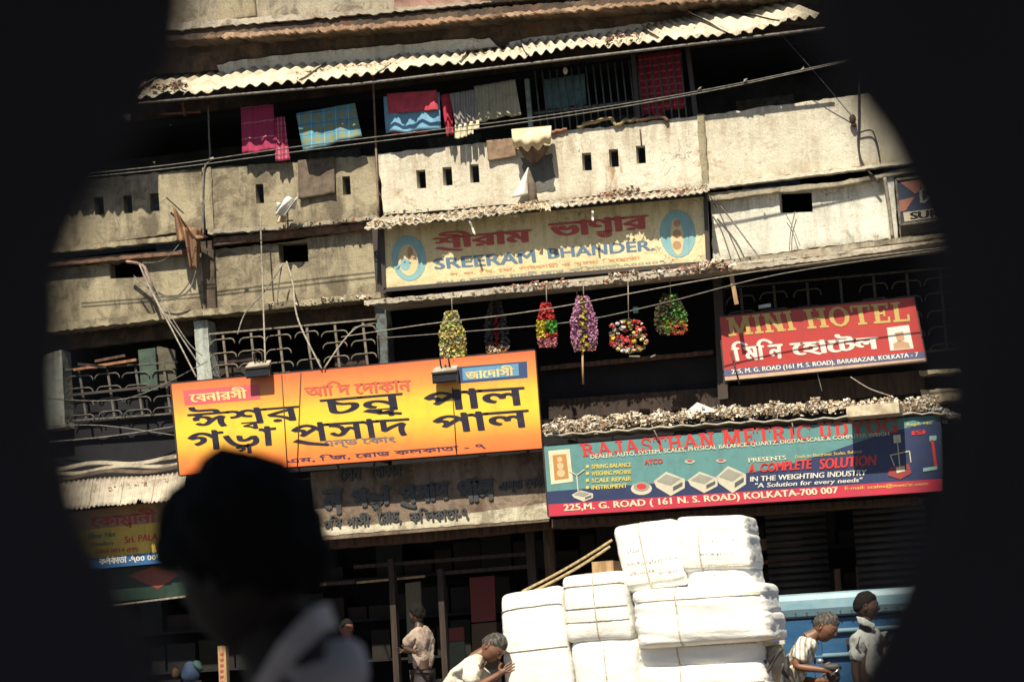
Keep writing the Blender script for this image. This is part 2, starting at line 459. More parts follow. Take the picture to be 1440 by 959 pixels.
# ================================================================== SETTING
g = MB(); g.box((-60, -60, -.3), (60, 30, 0))
put('road', g, G('asphalt', mat_simple, (.055, .052, .05), (.035, .033, .032), 4, .9), kind='structure')
g = MB(); g.box((-20, -2.6, .002), (20, 0, .14)); put('pavement', g, G('paving', mat_plaster, (.22, .2, .17), (.28, .26, .22), (.08, .07, .06)), kind='structure')

# ------------------------------------------------------------------ tenement
TB = thing('tenement_building', 'weathered three storey tenement with stained plaster balconies above dark shops', 'building', (0, .6, 0))
# main carcass: back wall, floors, party walls (near-black, interior shade put into the colour)
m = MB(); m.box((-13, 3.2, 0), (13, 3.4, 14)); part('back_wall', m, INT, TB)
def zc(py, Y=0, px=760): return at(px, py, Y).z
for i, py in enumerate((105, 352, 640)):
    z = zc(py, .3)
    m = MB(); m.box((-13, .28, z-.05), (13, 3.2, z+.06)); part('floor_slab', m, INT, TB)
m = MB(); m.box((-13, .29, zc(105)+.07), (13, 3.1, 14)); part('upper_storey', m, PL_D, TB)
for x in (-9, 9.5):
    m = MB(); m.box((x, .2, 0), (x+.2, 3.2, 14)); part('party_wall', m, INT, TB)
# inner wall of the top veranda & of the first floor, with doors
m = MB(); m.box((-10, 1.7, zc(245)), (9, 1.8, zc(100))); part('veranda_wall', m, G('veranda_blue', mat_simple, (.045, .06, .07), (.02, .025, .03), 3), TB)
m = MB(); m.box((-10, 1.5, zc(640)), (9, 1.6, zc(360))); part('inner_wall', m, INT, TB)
for px in (250, 470, 640, 860, 1080):
    p = at(px, 200, 1.68)
    m = MB(); m.box((p.x-.35, 1.66, zc(262)), (p.x+.35, 1.70, zc(128))); part('door', m, IRONB, TB)

def wall(name, pts, Y, th, mat, holes=(), amp=1.3, step=8):
    return part(name, slab(rough(pts, amp, step) if amp else pts, Y, th, holes), mat, TB)
def slot(x, y, w, h): return [(x, y+.5), (x+w, y-.3), (x+w+h*.06, y+h-.3), (x+h*.06, y+h+.5)]
# top storey: plaster wall, crumbling string courses
wall('upper_wall', [(150, -60), (552, -95), (556, 20), (530, 22), (400, 32), (240, 45), (150, 50)], -.02, .22, PL_G)
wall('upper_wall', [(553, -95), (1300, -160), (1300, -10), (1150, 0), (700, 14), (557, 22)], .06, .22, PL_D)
wall('upper_ledge', [(553, -4), (680, -14), (682, -6), (690, 8), (556, 20)], -.20, .2, G('pink_plaster', mat_plaster, (.45, .24, .20), (.5, .34, .28), (.12, .07, .05)))
wall('upper_pier', [(300, -60), (352, -60), (360, 22), (306, 30)], -.07, .06, PL_C)
wall('wall_band', [(150, 38), (400, 22), (700, 2), (1180, -34), (1180, -28), (960, -18), (700, 2), (560, 17), (398, 30), (240, 43), (150, 48)], -.40, .40, TINW, amp=1.8, step=5)
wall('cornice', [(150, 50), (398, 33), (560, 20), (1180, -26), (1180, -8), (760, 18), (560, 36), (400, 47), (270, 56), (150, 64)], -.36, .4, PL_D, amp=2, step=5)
wall('cornice_edge', [(285, 50), (400, 42), (560, 31), (760, 14), (1000, -4), (1000, 0), (760, 19), (560, 37), (400, 47), (290, 55)], -.41, .06, G('terracotta', mat_plaster, (.42, .25, .16), (.55, .38, .26), (.1, .06, .04)), amp=2.4, step=4)
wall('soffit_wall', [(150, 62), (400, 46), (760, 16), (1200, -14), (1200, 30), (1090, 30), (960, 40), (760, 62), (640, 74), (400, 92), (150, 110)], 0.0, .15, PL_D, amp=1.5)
wall('plaster_strip', [(305, 92), (340, 84), (480, 70), (640, 56), (688, 54), (700, 66), (640, 74), (480, 90), (310, 104)], -.03, .05, PL_L)
wall('plaster_strip', [(716, 60), (740, 54), (870, 38), (960, 26), (962, 40), (860, 54), (760, 66), (716, 72)], -.03, .05, PL_L)

# parapets of the second floor veranda
wall('parapet_wall', [(20, 262), (150, 250), (284, 238), (290, 321), (200, 334), (100, 346), (20, 352)], 0, .13, PL_C,
     [slot(132, 277, 13, 25), slot(173, 275, 12, 25), slot(210, 272, 13, 25)])
wall('parapet_wall', [(286, 237), (400, 229), (527, 218), (533, 304), (400, 316), (292, 322)], -.012, .13, PL_C,
     [slot(359, 259, 11, 27), slot(481, 248, 11, 26)])
wall('parapet_wall', [(531, 217), (680, 201), (775, 186), (860, 178), (984, 163), (991, 262), (760, 283), (540, 303)], -.02, .13, PL_W,
     [slot(585, 239, 13, 26), slot(622, 235, 13, 26), slot(660, 231, 13, 26), slot(818, 215, 13, 25), slot(856, 210, 13, 25), slot(894, 205, 13, 25)])
wall('parapet_wall', [(986, 163), (1100, 148), (1210, 133), (1285, 118), (1420, 95), (1420, 205), (1295, 224), (1240, 231), (1100, 247), (994, 260)], -.006, .13, PL_W)
for pts, y in (([(284, 236), (296, 235), (301, 322), (290, 323)], -.04), ([(980, 161), (990, 160), (997, 262), (987, 263)], -.05)):
    wall('pilaster', pts, y, .05, PL_C)
wall('shade_patch', [(732, 222), (776, 216), (781, 268), (742, 272)], -.028, .012, G('shade_grey', mat_plaster, (.12, .125, .12), (.2, .2, .18), (.05, .05, .05)), amp=2, step=4)  # cast shade of the basket put in as a dark patch
# mouldings and drip ledges under the parapets
wall('ledge', [(20, 352), (100, 345), (262, 330), (262, 337), (100, 353), (20, 360)], -.10, .12, PL_C, amp=1, step=6)
wall('timber_beam', [(20, 371), (262, 350), (262, 357), (20, 379)], -.02, .1, G('rust_beam', mat_simple, (.20, .11, .07), (.08, .05, .035), 12), amp=.6)
wall('timber_beam', [(300, 335), (527, 312), (527, 321), (300, 345)], .0, .1, G('rust_beam', mat_simple, (.2, .1, .07)), amp=.8)
wall('ledge', [(292, 322), (400, 316), (530, 303), (530, 308), (400, 322), (292, 329)], -.08, .1, PL_G, amp=1.3, step=5)
wall('ledge', [(994, 259), (1100, 247), (1295, 224), (1420, 205), (1420, 209), (1295, 228), (1100, 252), (996, 265)], -.10, .12, PL_W, amp=1, step=6)
wall('ledge', [(994, 272), (1100, 262), (1180, 256), (1260, 240), (1300, 232), (1300, 240), (1260, 247), (1180, 262), (1100, 270), (1010, 281), (996, 282)], -.045, .1, PL_G, amp=1.2)
# band of wall between second and first floor
hole = lambda x, y, w, h: [(x, y), (x+w, y-2), (x+w+2, y+h-2), (x+2, y+h)]
wall('band_wall', [(20, 384), (150, 370), (286, 355), (292, 435), (150, 450), (20, 462)], .10, .16, PL_C, [hole(153, 366, 46, 26)])
wall('band_wall', [(300, 352), (400, 341), (525, 322), (531, 412), (400, 428), (305, 437)], .10, .16, PL_C, [hole(391, 343, 41, 27)])
wall('pilaster', [(282, 340), (299, 338), (304, 438), (288, 440)], .04, .08, PL_D, amp=.6)
wall('band_wall', [(999, 282), (1100, 268), (1255, 250), (1262, 334), (1100, 354), (1003, 368)], .06, .2, PL_L, [hole(1095, 269, 46, 31)])
wall('pilaster', [(1243, 246), (1256, 244), (1263, 338), (1250, 340)], -.02, .1, PL_L, amp=.6)
wall('band_wall', [(1262, 243), (1450, 220), (1450, 300), (1266, 334)], .12, .2, PL_G)
wall('pilaster', [(523, 320), (537, 318), (543, 412), (529, 414)], -.02, .2, IRONK, amp=0)
wall('ledge', [(20, 461), (200, 442), (400, 424), (535, 411), (536, 419), (400, 433), (200, 452), (20, 472)], -.12, .3, PL_C, amp=1.3, step=5)
wall('ledge', [(1002, 369), (1100, 356), (1262, 335), (1340, 326), (1340, 331), (1262, 342), (1100, 364), (1003, 377)], -.12, .25, PL_G, amp=1, step=6)
wall('timber_beam', [(512, 422), (760, 402), (1045, 372), (1180, 358), (1340, 334), (1340, 338), (1180, 363), (1045, 379), (760, 408), (512, 429)], -.76, .05, TINW, amp=1.2, step=5)
# shelf that carries the rubbish: thin sloping sheet behind that edge
m = MB()
a, b = at(514, 424, -.74), at(1340, 336, -.74)
m.add([a, b, Vector((b.x, .1, b.z+.03)), Vector((a.x, .1, a.z+.03)), a-Vector((0, 0, .03)), b-Vector((0, 0, .03)), Vector((b.x, .1, b.z)), Vector((a.x, .1, a.z))],
      [(0, 1, 2, 3), (7, 6, 5, 4), (0, 4, 5, 1), (1, 5, 6, 2), (2, 6, 7, 3), (3, 7, 4, 0)])
part('sunshade_slab', m, TINW, TB)
wall('lintel', [(20, 474), (280, 446), (530, 422), (530, 448), (290, 470), (20, 500)], .30, .1, PL_D, amp=.8)
# first floor piers
wall('pier', [(272, 452), (291, 450), (299, 545), (279, 548)], -.02, .25, G('pier_paint', mat_plaster, (.42, .48, .46), (.58, .60, .54), (.15, .13, .1)), amp=.8)
wall('pier', [(60, 500), (86, 492), (92, 600), (56, 606)], -.02, .25, G('pier_paint', mat_plaster), amp=1)
wall('pier', [(526, 420), (541, 418), (552, 560), (536, 562)], .0, .2, IRONB, amp=0)
wall('pier', [(1002, 385), (1014, 383), (1024, 560), (1010, 562)], .02, .2, IRONK, amp=0)
# first floor balcony front (shade behind the signs put into a near-black colour)
wall('balcony_front', [(20, 575), (400, 545), (765, 520), (1010, 500), (1400, 470), (1400, 590), (760, 640), (20, 690)], .22, .15, INT, amp=0)
wall('balcony_rail', [(760, 515), (1003, 492), (1003, 498), (760, 521)], .1, .06, WOODB, amp=.8)
wall('balcony_board', [(772, 562), (1010, 545), (1300, 520), (1300, 552), (772, 590)], .12, .06, WOODD, amp=1)
wall('concrete_bracket', [(1294, 548), (1352, 546), (1356, 562), (1296, 566)], -.1, .3, PL_C)
wall('concrete_bracket', [(1292, 521), (1350, 518), (1351, 523), (1293, 527)], -.1, .3, PL_C)
# shops
wall('shop_fascia', [(445, 757), (600, 748), (772, 732), (774, 742), (600, 760), (445, 772)], -.38, .3, WOODB, amp=.8)
wall('shop_fascia', [(776, 730), (1000, 716), (1290, 698), (1290, 706), (1000, 726), (776, 742)], -.7, .5, WOODB, amp=.8)
wall('shop_fascia', [(60, 850), (240, 838), (240, 842), (60, 856)], -.2, .2, WOODD, amp=.8)
for x0, x1, y0, mt in ((763, 776, 742, WOODB), (738, 750, 744, WOODD), (614, 622, 800, WOODD), (545, 553, 786, WOODD), (400, 408, 780, WOODD)):
    a = at(x0, y0, -.1); b = at(x1, y0, -.1)
    m = MB(); m.box((a.x, -.1, .14), (b.x, .0, a.z)); part('shop_post', m, mt, TB)
for q in (((498, 797), (748, 778)), ((618, 806), (745, 796)), ((440, 822), (500, 818))):
    m = MB(); m.beam(at(*q[0], -.05), at(*q[1], -.05), .05, .04); part('shop_rail', m, WOODD, TB)
m = MB(); m.beam(at(502, 819, .1), at(598, 810, .1), .035, .025); part('shop_rail', m, WOODP, TB)
SH = G('shutter_paint', mat_simple, (.035, .032, .032), (.02, .018, .018), 5, .6)
for px0, px1, py0, Y in ((1198, 1300, 706, .35), (1075, 1160, 722, .8)):      # roller shutters, slat by slat
    a, b = at(px0, py0, Y), at(px1, py0, Y); z = a.z; k = 0
    while z > .25:
        m = MB(); m.grid(lambda u, v: (a.x+(b.x-a.x)*u, Y-.022*math.sin(math.pi*v), z-.070*(1-v)), 1, 4, thick=(0, .03, 0))
        ob = part('shutter_slat', m, SH, TB); z -= .078
# things seen in the shop gloom
def panel(name, q, Y, mat, th=.03): return part(name, slab(q, Y, th), mat, TB)
PR = G('shop_red', mat_plain, (.17, .03, .025)); PGR = G('shop_green', mat_plain, (.10, .11, .08)); 
panel('poster', [(660, 812), (695, 809), (697, 872), (663, 875)], 0.710, PR)
panel('poster', [(663, 877), (698, 874), (700, 940), (665, 944)], 0.720, G('shop_brown', mat_plain, (.10, .06, .03)))
panel('shop_cabinet', [(631, 883), (652, 881), (653, 900), (632, 902)], 0.690, PR)
panel('shop_cabinet', [(632, 903), (653, 901), (655, 945), (633, 947)], 0.692, PGR)
panel('shop_door', [(570, 820), (591, 817), (596, 930), (574, 932)], 0.700, G('shop_olive', mat_plain, (.16, .15, .10)))
panel('shop_shelf', [(1050, 760), (1125, 752), (1126, 768), (1052, 776)], 0.800, G('shop_brown', mat_plain))
panel('shop_shelf', [(1055, 790), (1140, 781), (1141, 786), (1056, 795)], 0.800, PR)
panel('shop_post', [(1172, 800), (1181, 799), (1186, 860), (1177, 861)], 0.650, WOODB)
panel('shop_post', [(1203, 796), (1209, 795), (1213, 850), (1207, 851)], 0.650, WOODB)
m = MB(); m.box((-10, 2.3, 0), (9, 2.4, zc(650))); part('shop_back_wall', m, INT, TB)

# ---- window grilles: scroll bars one by one
def grille(name, px0, px1, top, bot, Y, cols, rows, mat, label, drop):
    o = thing(name, label, 'grille', at((px0+px1)/2, bot, Y)); w = (px1-px0)/cols
    for c in range(cols+1):
        x = px0+c*w; t = top-(x-px0)*drop
        if c:
            m = MB(); m.beam(at(x-w*.5, t+5, Y), at(x-w*.5+10, bot-(x-px0)*drop, Y), .028, .02, up=Vector((0, 1, 0))); part('bar', m, mat, o)
    h = (bot-top)/rows
    for c in range(cols):
        for r_ in range(rows):
            cx = px0+(c+.5)*w+r_*1.2; y = top+h*(r_+.55)-(cx-px0)*drop+random.uniform(-2, 2); m = MB()
            if random.random() < .08: continue
            for sg in (-1, 1):
                k = random.uniform(.85, 1.05)
                m.tube([at(cx, y, Y-.012)]+[at(cx+sg*w*f*k, y+dy-sg*w*f*drop, Y-.012) for f, dy in ((.20, 0), (.31, 0), (.40, h*.08), (.455, h*.24), (.47, h*.42))], .0095, 5)
            part('scroll_bar', m, mat, o)
    m = MB()
    for yy in (top, bot): m.beam(at(px0, yy, Y+.01), at(px1, yy-(px1-px0)*drop, Y+.01), .03, .02)
    part('frame', m, mat, o)
    return o
grille('window_grille', 294, 530, 470, 562, -.02, 6, 5, IRON, 'sunlit scroll pattern window grille above the yellow shop sign', .09)
grille('window_grille', 1018, 1345, 405, 520, .05, 7, 5, G('iron_dim', mat_simple, (.10, .09, .08), (.05, .04, .035), 14), 'dark scroll pattern window grille behind the red hotel sign', .09)
grille('window_grille', 92, 250, 520, 592, .02, 4, 4, G('iron_grimy', mat_simple, (.13, .13, .11), (.06, .05, .04), 14), 'grimy window grille on the left, above the shabby corrugated awning', .07)
# upright bars of the top veranda
o = thing('veranda_bars', 'row of thin upright blue iron bars on the top veranda', 'railing', at(860, 175, .08))
for k in range(22):
    x = 756+k*10.2; 
    m = MB(); m.tube([at(x-4, 100-k*1.1, .08), at(x+6, 192-k*1.25, .08)], .011, 5); part('bar', m, IRONB, o)
m = MB(); m.beam(at(750, 160, .10), at(980, 133, .10), .02, .03); part('cross_rail', m, IRONB, o)
for x0, y0, x1, y1, mt in ((741, 112, 747, 182, IRONB), (889, 62, 900, 190, IRONK), (966, 60, 980, 170, IRONK)):
    m = MB(); m.beam(at(x0, y0, .02), at(x1, y1, .02), .05, .05, up=Vector((0, 1, 0))); part('post', m, G('post_teal', mat_simple, (.30, .42, .40), (.14, .16, .15), 10) if x0 < 760 else mt, o)

# ================================================================== AWNINGS
def corr(parent, l0, l1, u0, u1, Yl, Yu, n, mat, amp=.028, name='corrugated_sheet', seed=0, Yl1=None):
    """one corrugated sheet between photo points: lower edge l0-l1, upper edge u0-u1"""
    L0, L1 = at(*l0, Yl), at(*l1, Yl if Yl1 is None else Yl1); Q0, Q1 = at(*u0, Yu), at(*u1, Yu); m = MB(); rnd = random.Random(seed)
    jag = [rnd.uniform(-.03, .03) for _ in range(n*8+1)]
    def f(u, v):
        lo = L0.lerp(L1, u); hi = Q0.lerp(Q1, u); p = lo.lerp(hi, v)
        j = jag[int(u*n*8)]*(1-v)
        p = p+(lo-hi)*j*.6
        p.z += amp*(1+.5*noise.noise(p*2.3))*math.cos(2*math.pi*u*n+.5*noise.noise(p*1.7))+.02*noise.noise(p*3)
        if v < .05 and noise.noise(Vector((p.x*2.2, seed, 0))) > .25: p = p+(hi-lo)*.12
        return p
    m.grid(f, n*8, 5, thick=(0, 0, -.012), mi2=1)
    return part(name, m, [mat, G('underside_shade', mat_simple, (.03, .026, .024), (.015, .013, .012), 5, .9)], parent)  # shade under the sheet put in as a near-black second material
UA = thing('corrugated_awning', 'long sunlit corrugated sheet awning shading the top veranda', 'awning', at(640, 120, -.2))
E_ = [(172, 137), (300, 127), (420, 114), (530, 101), (645, 88), (742, 76), (838, 65), (930, 57), (1030, 47), (1098, 33), (1150, 22)]
U_ = [(235, 108), (345, 98), (458, 88), (565, 80), (655, 74), (735, 62), (820, 52), (905, 40), (968, 24), (1045, 22), (1092, 2)]
corr(UA, (20, 150), (178, 138), (60, 124), (225, 109), -.86, .004, 7, ASB, .03, seed=31)  # unseen sheet added to cast the shade on the left parapet
for i in range(10):
    l0, l1, u0, u1 = E_[i], E_[i+1], U_[i], U_[i+1]
    if i == 8: u0 = (962, 12)
    dy = (-1.5 if i % 2 else 1)
    Yl = -.57-.012*(i % 3)
    corr(UA, (l0[0]-3, l0[1]+dy), (l1[0]+3, l1[1]+dy), (u0[0]-3, u0[1]+dy), (u1[0]+3, u1[1]+dy), Yl, .0-.004*i, 7 if i < 8 else 4, ASB, .024, seed=i)
m = MB(); m.beam(at(165, 148, -.34), at(262, 138, -.34), .03, .03); part('batten', m, IRONK, UA)
m = MB(); m.tube([at(190, 146, -.54), at(500, 119, -.54), at(760, 88, -.54), at(980, 62, -.54), at(1160, 40, -.54)], .016, 6); part('purlin', m, CABLE, UA)
m = MB(); m.beam(at(225, 161, .1), at(282, 158, .1), .03, .02); m.beam(at(257, 145, .08), at(260, 163, .08), .03, .02, up=Vector((0, 1, 0))); part('bracket', m, G('wood_orange', mat_simple, (.40, .19, .10), (.2, .09, .05), 10), UA)
RUB = [G('scrap_pale', mat_simple, (.76, .68, .52), (.42, .30, .18), 30), G('scrap_white', mat_simple, (.82, .79, .72), (.6, .52, .42), 30),
       G('scrap_brown', mat_simple, (.30, .19, .12), (.12, .08, .05), 30), G('scrap_dark', mat_simple, (.10, .075, .06), (.04, .03, .03), 30),
       G('scrap_red', mat_simple, (.45, .16, .11), (.25, .1, .07), 30), G('scrap_tan', mat_simple, (.55, .44, .30), (.3, .22, .15), 30)]
debris('roof_rubbish', [(180, 128), (240, 122), (262, 120)], -.57, .25, 160, .03, RUB, UA, h=.04)
debris('roof_rubbish', [(415, 104), (500, 94), (560, 90)], -.54, .3, 130, .018, RUB, UA, h=.02)
debris('roof_rubbish', [(850, 58), (872, 52), (900, 52)], -.59, .2, 120, .02, RUB[2:], UA, hang=.06, h=.03)
debris('roof_rubbish', [(640, 80), (760, 66), (980, 40)], -.4, .2, 140, .014, RUB, UA, h=.012)

SA = thing('sheet_awning', 'ragged rubbish strewn sheet awning above the cream painted shop sign', 'awning', at(760, 300, -.2))
e = [(514, 322), (600, 313), (690, 303), (770, 292), (850, 284), (930, 277), (996, 268)]
u = [(530, 305), (610, 300), (695, 291), (775, 282), (850, 275), (930, 268), (994, 260)]
for i in range(6): corr(SA, (e[i][0]-2, e[i][1]), (e[i+1][0]+2, e[i+1][1]), u[i], u[i+1], -.44, -.05, 8, TINW, .011, seed=40+i)
debris('awning_rubbish', [(518, 318), (600, 309), (690, 298), (770, 288)], -.46, .3, 520, .030, RUB[:2]+[RUB[5], RUB[0]], SA, hang=.06, h=.05)
debris('awning_rubbish', [(770, 289), (850, 281), (920, 274), (994, 264)], -.46, .3, 330, .020, RUB, SA, hang=.05, h=.025)
debris('awning_rubbish', [(840, 277), (900, 269)], -.3, .2, 160, .022, RUB[2:], SA, h=.05)
TL = thing('ledge_litter', 'pale litter caught along the thin ledge below the cream sign', 'litter', at(760, 400, -.6))
debris('litter', [(514, 424), (640, 415), (760, 402), (860, 394)], -.82, .12, 260, .016, RUB, TL, hang=.05, h=.02)
debris('litter', [(690, 408), (760, 400), (800, 397)], -.82, .12, 170, .020, RUB, TL, hang=.05, h=.03)
debris('litter', [(850, 393), (940, 384), (1000, 374), (1030, 376)], -.83, .15, 420, .024, RUB[:3]+RUB[4:5], TL, hang=.07, h=.06)
debris('litter', [(985, 380), (1012, 374)], -.83, .15, 160, .024, RUB[:2], TL, hang=.02, h=.08)
LL = thing('ledge_litter', 'scattered pale litter on the ledge above the sunlit window grille', 'litter', at(450, 425, -.1))
debris('litter', [(375, 428), (440, 424), (470, 420), (520, 417)], -.16, .2, 200, .020, RUB[:2]+RUB[5:], LL, hang=.03, h=.03)
debris('litter', [(540, 300), (700, 286)], -.1, .1, 60, .012, RUB, LL, h=.01)
debris('litter', [(400, 317), (520, 306)], -.12, .1, 90, .015, RUB[2:], LL, h=.015)
debris('litter', [(392, 322), (425, 320)], -.12, .1, 90, .016, RUB[2:4], LL, h=.03)

RA = thing('rubbish_awning', 'awning heaped with sunlit rubbish above the turquoise scales sign', 'awning', at(1040, 590, -.7))
e = [(766, 611), (860, 605), (950, 598), (1050, 592), (1150, 588), (1250, 580), (1330, 580)]
for i in range(6):
    a, b = at(*e[i], -1.05), at(*e[i+1], -1.05); m = MB()
    m.grid(lambda u, v: (a.x+(b.x-a.x)*u, -1.05+1.12*v, a.z+(b.z-a.z)*u+.06*v+.01*math.sin(u*19)), 12, 3, thick=(0, 0, -.02)); part('sheet', m, TINW, RA)
debris('awning_rubbish', [(766, 602), (860, 594), (950, 588), (1050, 580), (1150, 574), (1320, 568)], -1.05, .4, 4400, .021, RUB[:2]*3+[RUB[5], RUB[2], RUB[3]], RA, hang=.07, h=.085)
debris('awning_rubbish', [(765, 606), (850, 602)], -1.05, .3, 300, .022, RUB[:3], RA, hang=.07, h=.05)
debris('awning_rubbish', [(1250, 572), (1300, 575), (1352, 588)], -1.0, .3, 240, .03, RUB[:3]+[G('scrap_blue', mat_simple, (.55, .62, .66), (.3, .35, .4), 30)], RA, hang=.07, h=.06)
m = MB(); c = at(978, 576, -1.0); m.add([c+Vector(v) for v in ((-.17, 0, -.06), (.16, -.03, -.04), (.02, .02, .08), (0, .2, -.02), (.28, .05, -.05))], [(0, 1, 2), (0, 2, 3), (2, 1, 4), (3, 2, 4)]); part('crumpled_sheet', m, RUB[1], RA)
# tray over the right part of the sign that drops its shade on the lettering
t = MB(); a, b = at(1190, 577, -1.42), at(1264, 570, -1.42)
t.box((a.x, -1.42, a.z-.07), (b.x, -.9, a.z+.04))
put('carton', t, G('card_pale', mat_simple, (.66, .58, .42), (.4, .32, .22), 10), None, 'flat pale carton lying over the edge of the scales sign awning', 'carton')

LA = thing('corrugated_awning', 'low shabby corrugated awning at the left above the partly hidden yellow sign', 'awning', at(165, 690, -.6))
for i in range(4):
    x0, x1 = 78+i*44, 78+(i+1)*44+3
    f = lambda x: 716-(x-78)*.085; h = lambda x: 676-(x-78)*.075
    corr(LA, (x0, f(x0)), (x1, f(x1)), (x0+6, h(x0)), (x1+6, h(x1)), -.92, -.45, 7, TINW, .010, seed=70+i)
for k, (yy, Y) in enumerate(((662, -.40), (668, -.44), (655, -.36))):
    m = MB(); m.grid(lambda u, v: at(78+175*u, yy-14*u+3*math.sin(u*9+k)+ (1-v)*6, Y-.05*(1-v)), 20, 2, thick=(0, .02, 0)); part('metal_strip', m, (PL_G, PL_D, PL_G)[k], LA)
debris('awning_rubbish', [(130, 690), (180, 682), (240, 672)], -.7, .2, 110, .016, RUB, LA, h=.015)

# clutter behind the left grille and stock in the shop gloom
GRN = G('shutter_green', mat_simple, (.06, .10, .075), (.03, .05, .04), 6)
panel('shutter', [(194, 492), (218, 489), (222, 548), (199, 551)], .02, GRN); panel('shutter', [(220, 486), (246, 492), (248, 540), (224, 546)], .10, G('shutter_olive', mat_simple, (.12, .11, .07), (.06, .05, .04), 6))
for q_, mt in ((((104, 520), (192, 506)), G('wood_orange', mat_simple)), (((110, 512), (150, 516)), WOODD), (((96, 556), (248, 540)), IRONK), (((134, 508), (176, 500)), WOODB)):
    m = MB(); m.beam(at(*q_[0], -.04), at(*q_[1], -.04), .035, .03); part('loose_batten', m, mt, TB)
for k, (x, y, w, h) in enumerate(((300, 470, 60, 30), (330, 500, 50, 26), (470, 470, 46, 40), (400, 480, 52, 34))):
    panel('stored_board', [(x, y+30), (x+w, y+26), (x+w+3, y+26+h), (x+3, y+30+h)], .25+.05*k, (WOODD, GRN, WOODD, INT)[k])
rn = random.Random(5)
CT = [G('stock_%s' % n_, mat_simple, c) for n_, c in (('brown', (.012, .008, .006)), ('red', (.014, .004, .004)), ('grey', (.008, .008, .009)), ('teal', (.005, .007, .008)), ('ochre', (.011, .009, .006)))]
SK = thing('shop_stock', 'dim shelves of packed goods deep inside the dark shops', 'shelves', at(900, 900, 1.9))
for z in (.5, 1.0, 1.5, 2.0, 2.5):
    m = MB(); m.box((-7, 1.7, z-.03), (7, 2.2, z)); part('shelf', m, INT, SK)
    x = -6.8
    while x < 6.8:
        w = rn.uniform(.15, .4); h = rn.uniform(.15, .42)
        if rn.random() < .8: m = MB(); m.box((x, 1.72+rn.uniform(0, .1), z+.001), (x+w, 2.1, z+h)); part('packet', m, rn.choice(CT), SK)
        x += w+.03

# ================================================================== SIGNS
def print_mat(name, c, rough=.45):
    s = NB(name); n = s.noise(7, 8, rough=.7); g = s.noise(40, 6, rough=.7); c = lin(c)[:3]
    d = tuple(x*.62+.03 for x in c)
    k = s.mix(s.ramp(n, .46, .70, 0, .7), c, d); k = s.mix(s.ramp(g, .56, .74, 0, .5), k, d)
    k = s.mix(s.ramp(s.noise(2.2, 8, (6, 6, .6), .7), .56, .74, 0, .65), k, tuple(x*.45+.03 for x in c))
    return s.done(k, rough, n, .15, .01)
def ink(n, c): return G('ink_'+n, print_mat, c)
def board(name, label, q, Y, mat, th=.03, frame=None, fw=.02):
    o = thing(name, label, 'sign', at((q[2][0]+q[3][0])/2, (q[2][1]+q[3][1])/2, Y))
    part('board', slab(q, Y, th), mat, o)
    if frame:
        m = MB(); c = [at(p[0], p[1], Y-.006) for p in q]
        for i in range(4): m.beam(c[i], c[(i+1) % 4], fw, fw, up=Vector((0, 1, 0)))
        part('frame', m, frame, o)
    return o
def word(o, body, q, Y, mat, bold=.02, off=.004, name='lettering'):
    V, T = text2d(body, bold)
    if q[1][0]-q[0][0] > 90 and q[2][1]-q[1][1] > 11 and body[0] < 'z':
        return letters(V, T, _gr[(body, bold)], q, Y, mat, off, o)
    m = MB(); lay(m, (V, T), q, Y, off); return part(name, m, mat, o)
def letters(V, T, gr, q, Y, mat, off, o):
    for a, b in zip(gr, gr[1:]):
        t = T[a:b]
        if not t: continue
        ids = sorted({k for f in t for k in f}); mp = {k: i for i, k in enumerate(ids)}; m = MB()
        lay(m, ([V[k] for k in ids], [tuple(mp[k] for k in f) for f in t]), q, Y, off); part('letter', m, mat, o)

# --- 1 the large yellow and orange sign
q = [(241, 540), (752, 493), (762, 630), (253, 668)]; YS = -1.0
w_ = [at(p[0], p[1], YS) for p in q]; SLP = -((w_[1].z-w_[0].z)/(w_[1].x-w_[0].x)+(w_[2].z-w_[3].z)/(w_[2].x-w_[3].x))/2
zb_ = min(p.z for p in w_); ZLO = (w_[2].z+w_[3].z)/2-zb_; ZHI = (w_[0].z+w_[1].z)/2-zb_
s = NB('yellow_banner'); sep = s.n('ShaderNodeSeparateXYZ'); s.l(s.tc.outputs['Object'], sep.inputs[0])
zz = s.math('ADD', sep.outputs[2], s.math('MULTIPLY', sep.outputs[0], SLP))       # printed bands follow the tilt of the sheet
zz = s.math('ADD', zz, s.math('MULTIPLY', s.math('SUBTRACT', s.noise(1.5, 3), .5), .12))
r_ = s.n('ShaderNodeValToRGB'); mr = s.ramp(zz, ZLO, ZHI, 0, 1); s.l(mr, r_.inputs[0]); e = r_.color_ramp.elements
cs = [(0, (.80, .17, .045)), (.14, (.82, .24, .05)), (.32, (.86, .48, .05)), (.45, (.88, .60, .05)), (.60, (.88, .55, .05)), (.76, (.84, .32, .07)), (1, (.74, .15, .06))]
e[0].position, e[0].color = 0, lin(cs[0][1]); e[1].position, e[1].color = 1, lin(cs[-1][1])
for p, c in cs[1:-1]: x = e.new(p); x.color = lin(c)
dr = s.ramp(s.noise(5, 9, (1, 1, .5), rough=.7), .52, .74, 0, .40)
YB = s.done(s.mix(dr, r_.outputs[0], (.40, .17, .06)), .45, s.noise(3, 6), .25, .03)
o = board('shop_sign', 'large yellow and orange fabric shop sign with big black Bengali letters', q, YS, YB, .03)
DK = ink('navy', (.016, .012, .03)); WH = ink('white', (.75, .72, .64)); RD = ink('red', (.55, .035, .03))
f = quadmap(q)
def sub(q, u0, v0, u1, v1, du=0.):          # sub quad of a sign face (u right, v up)
    f = quadmap(q); return [f(u0, v1), f(u1, v1), f(u1+du, v0), f(u0+du, v0)]
def on(u0, v0, u1, v1): return sub(q, u0, v0, u1, v1)
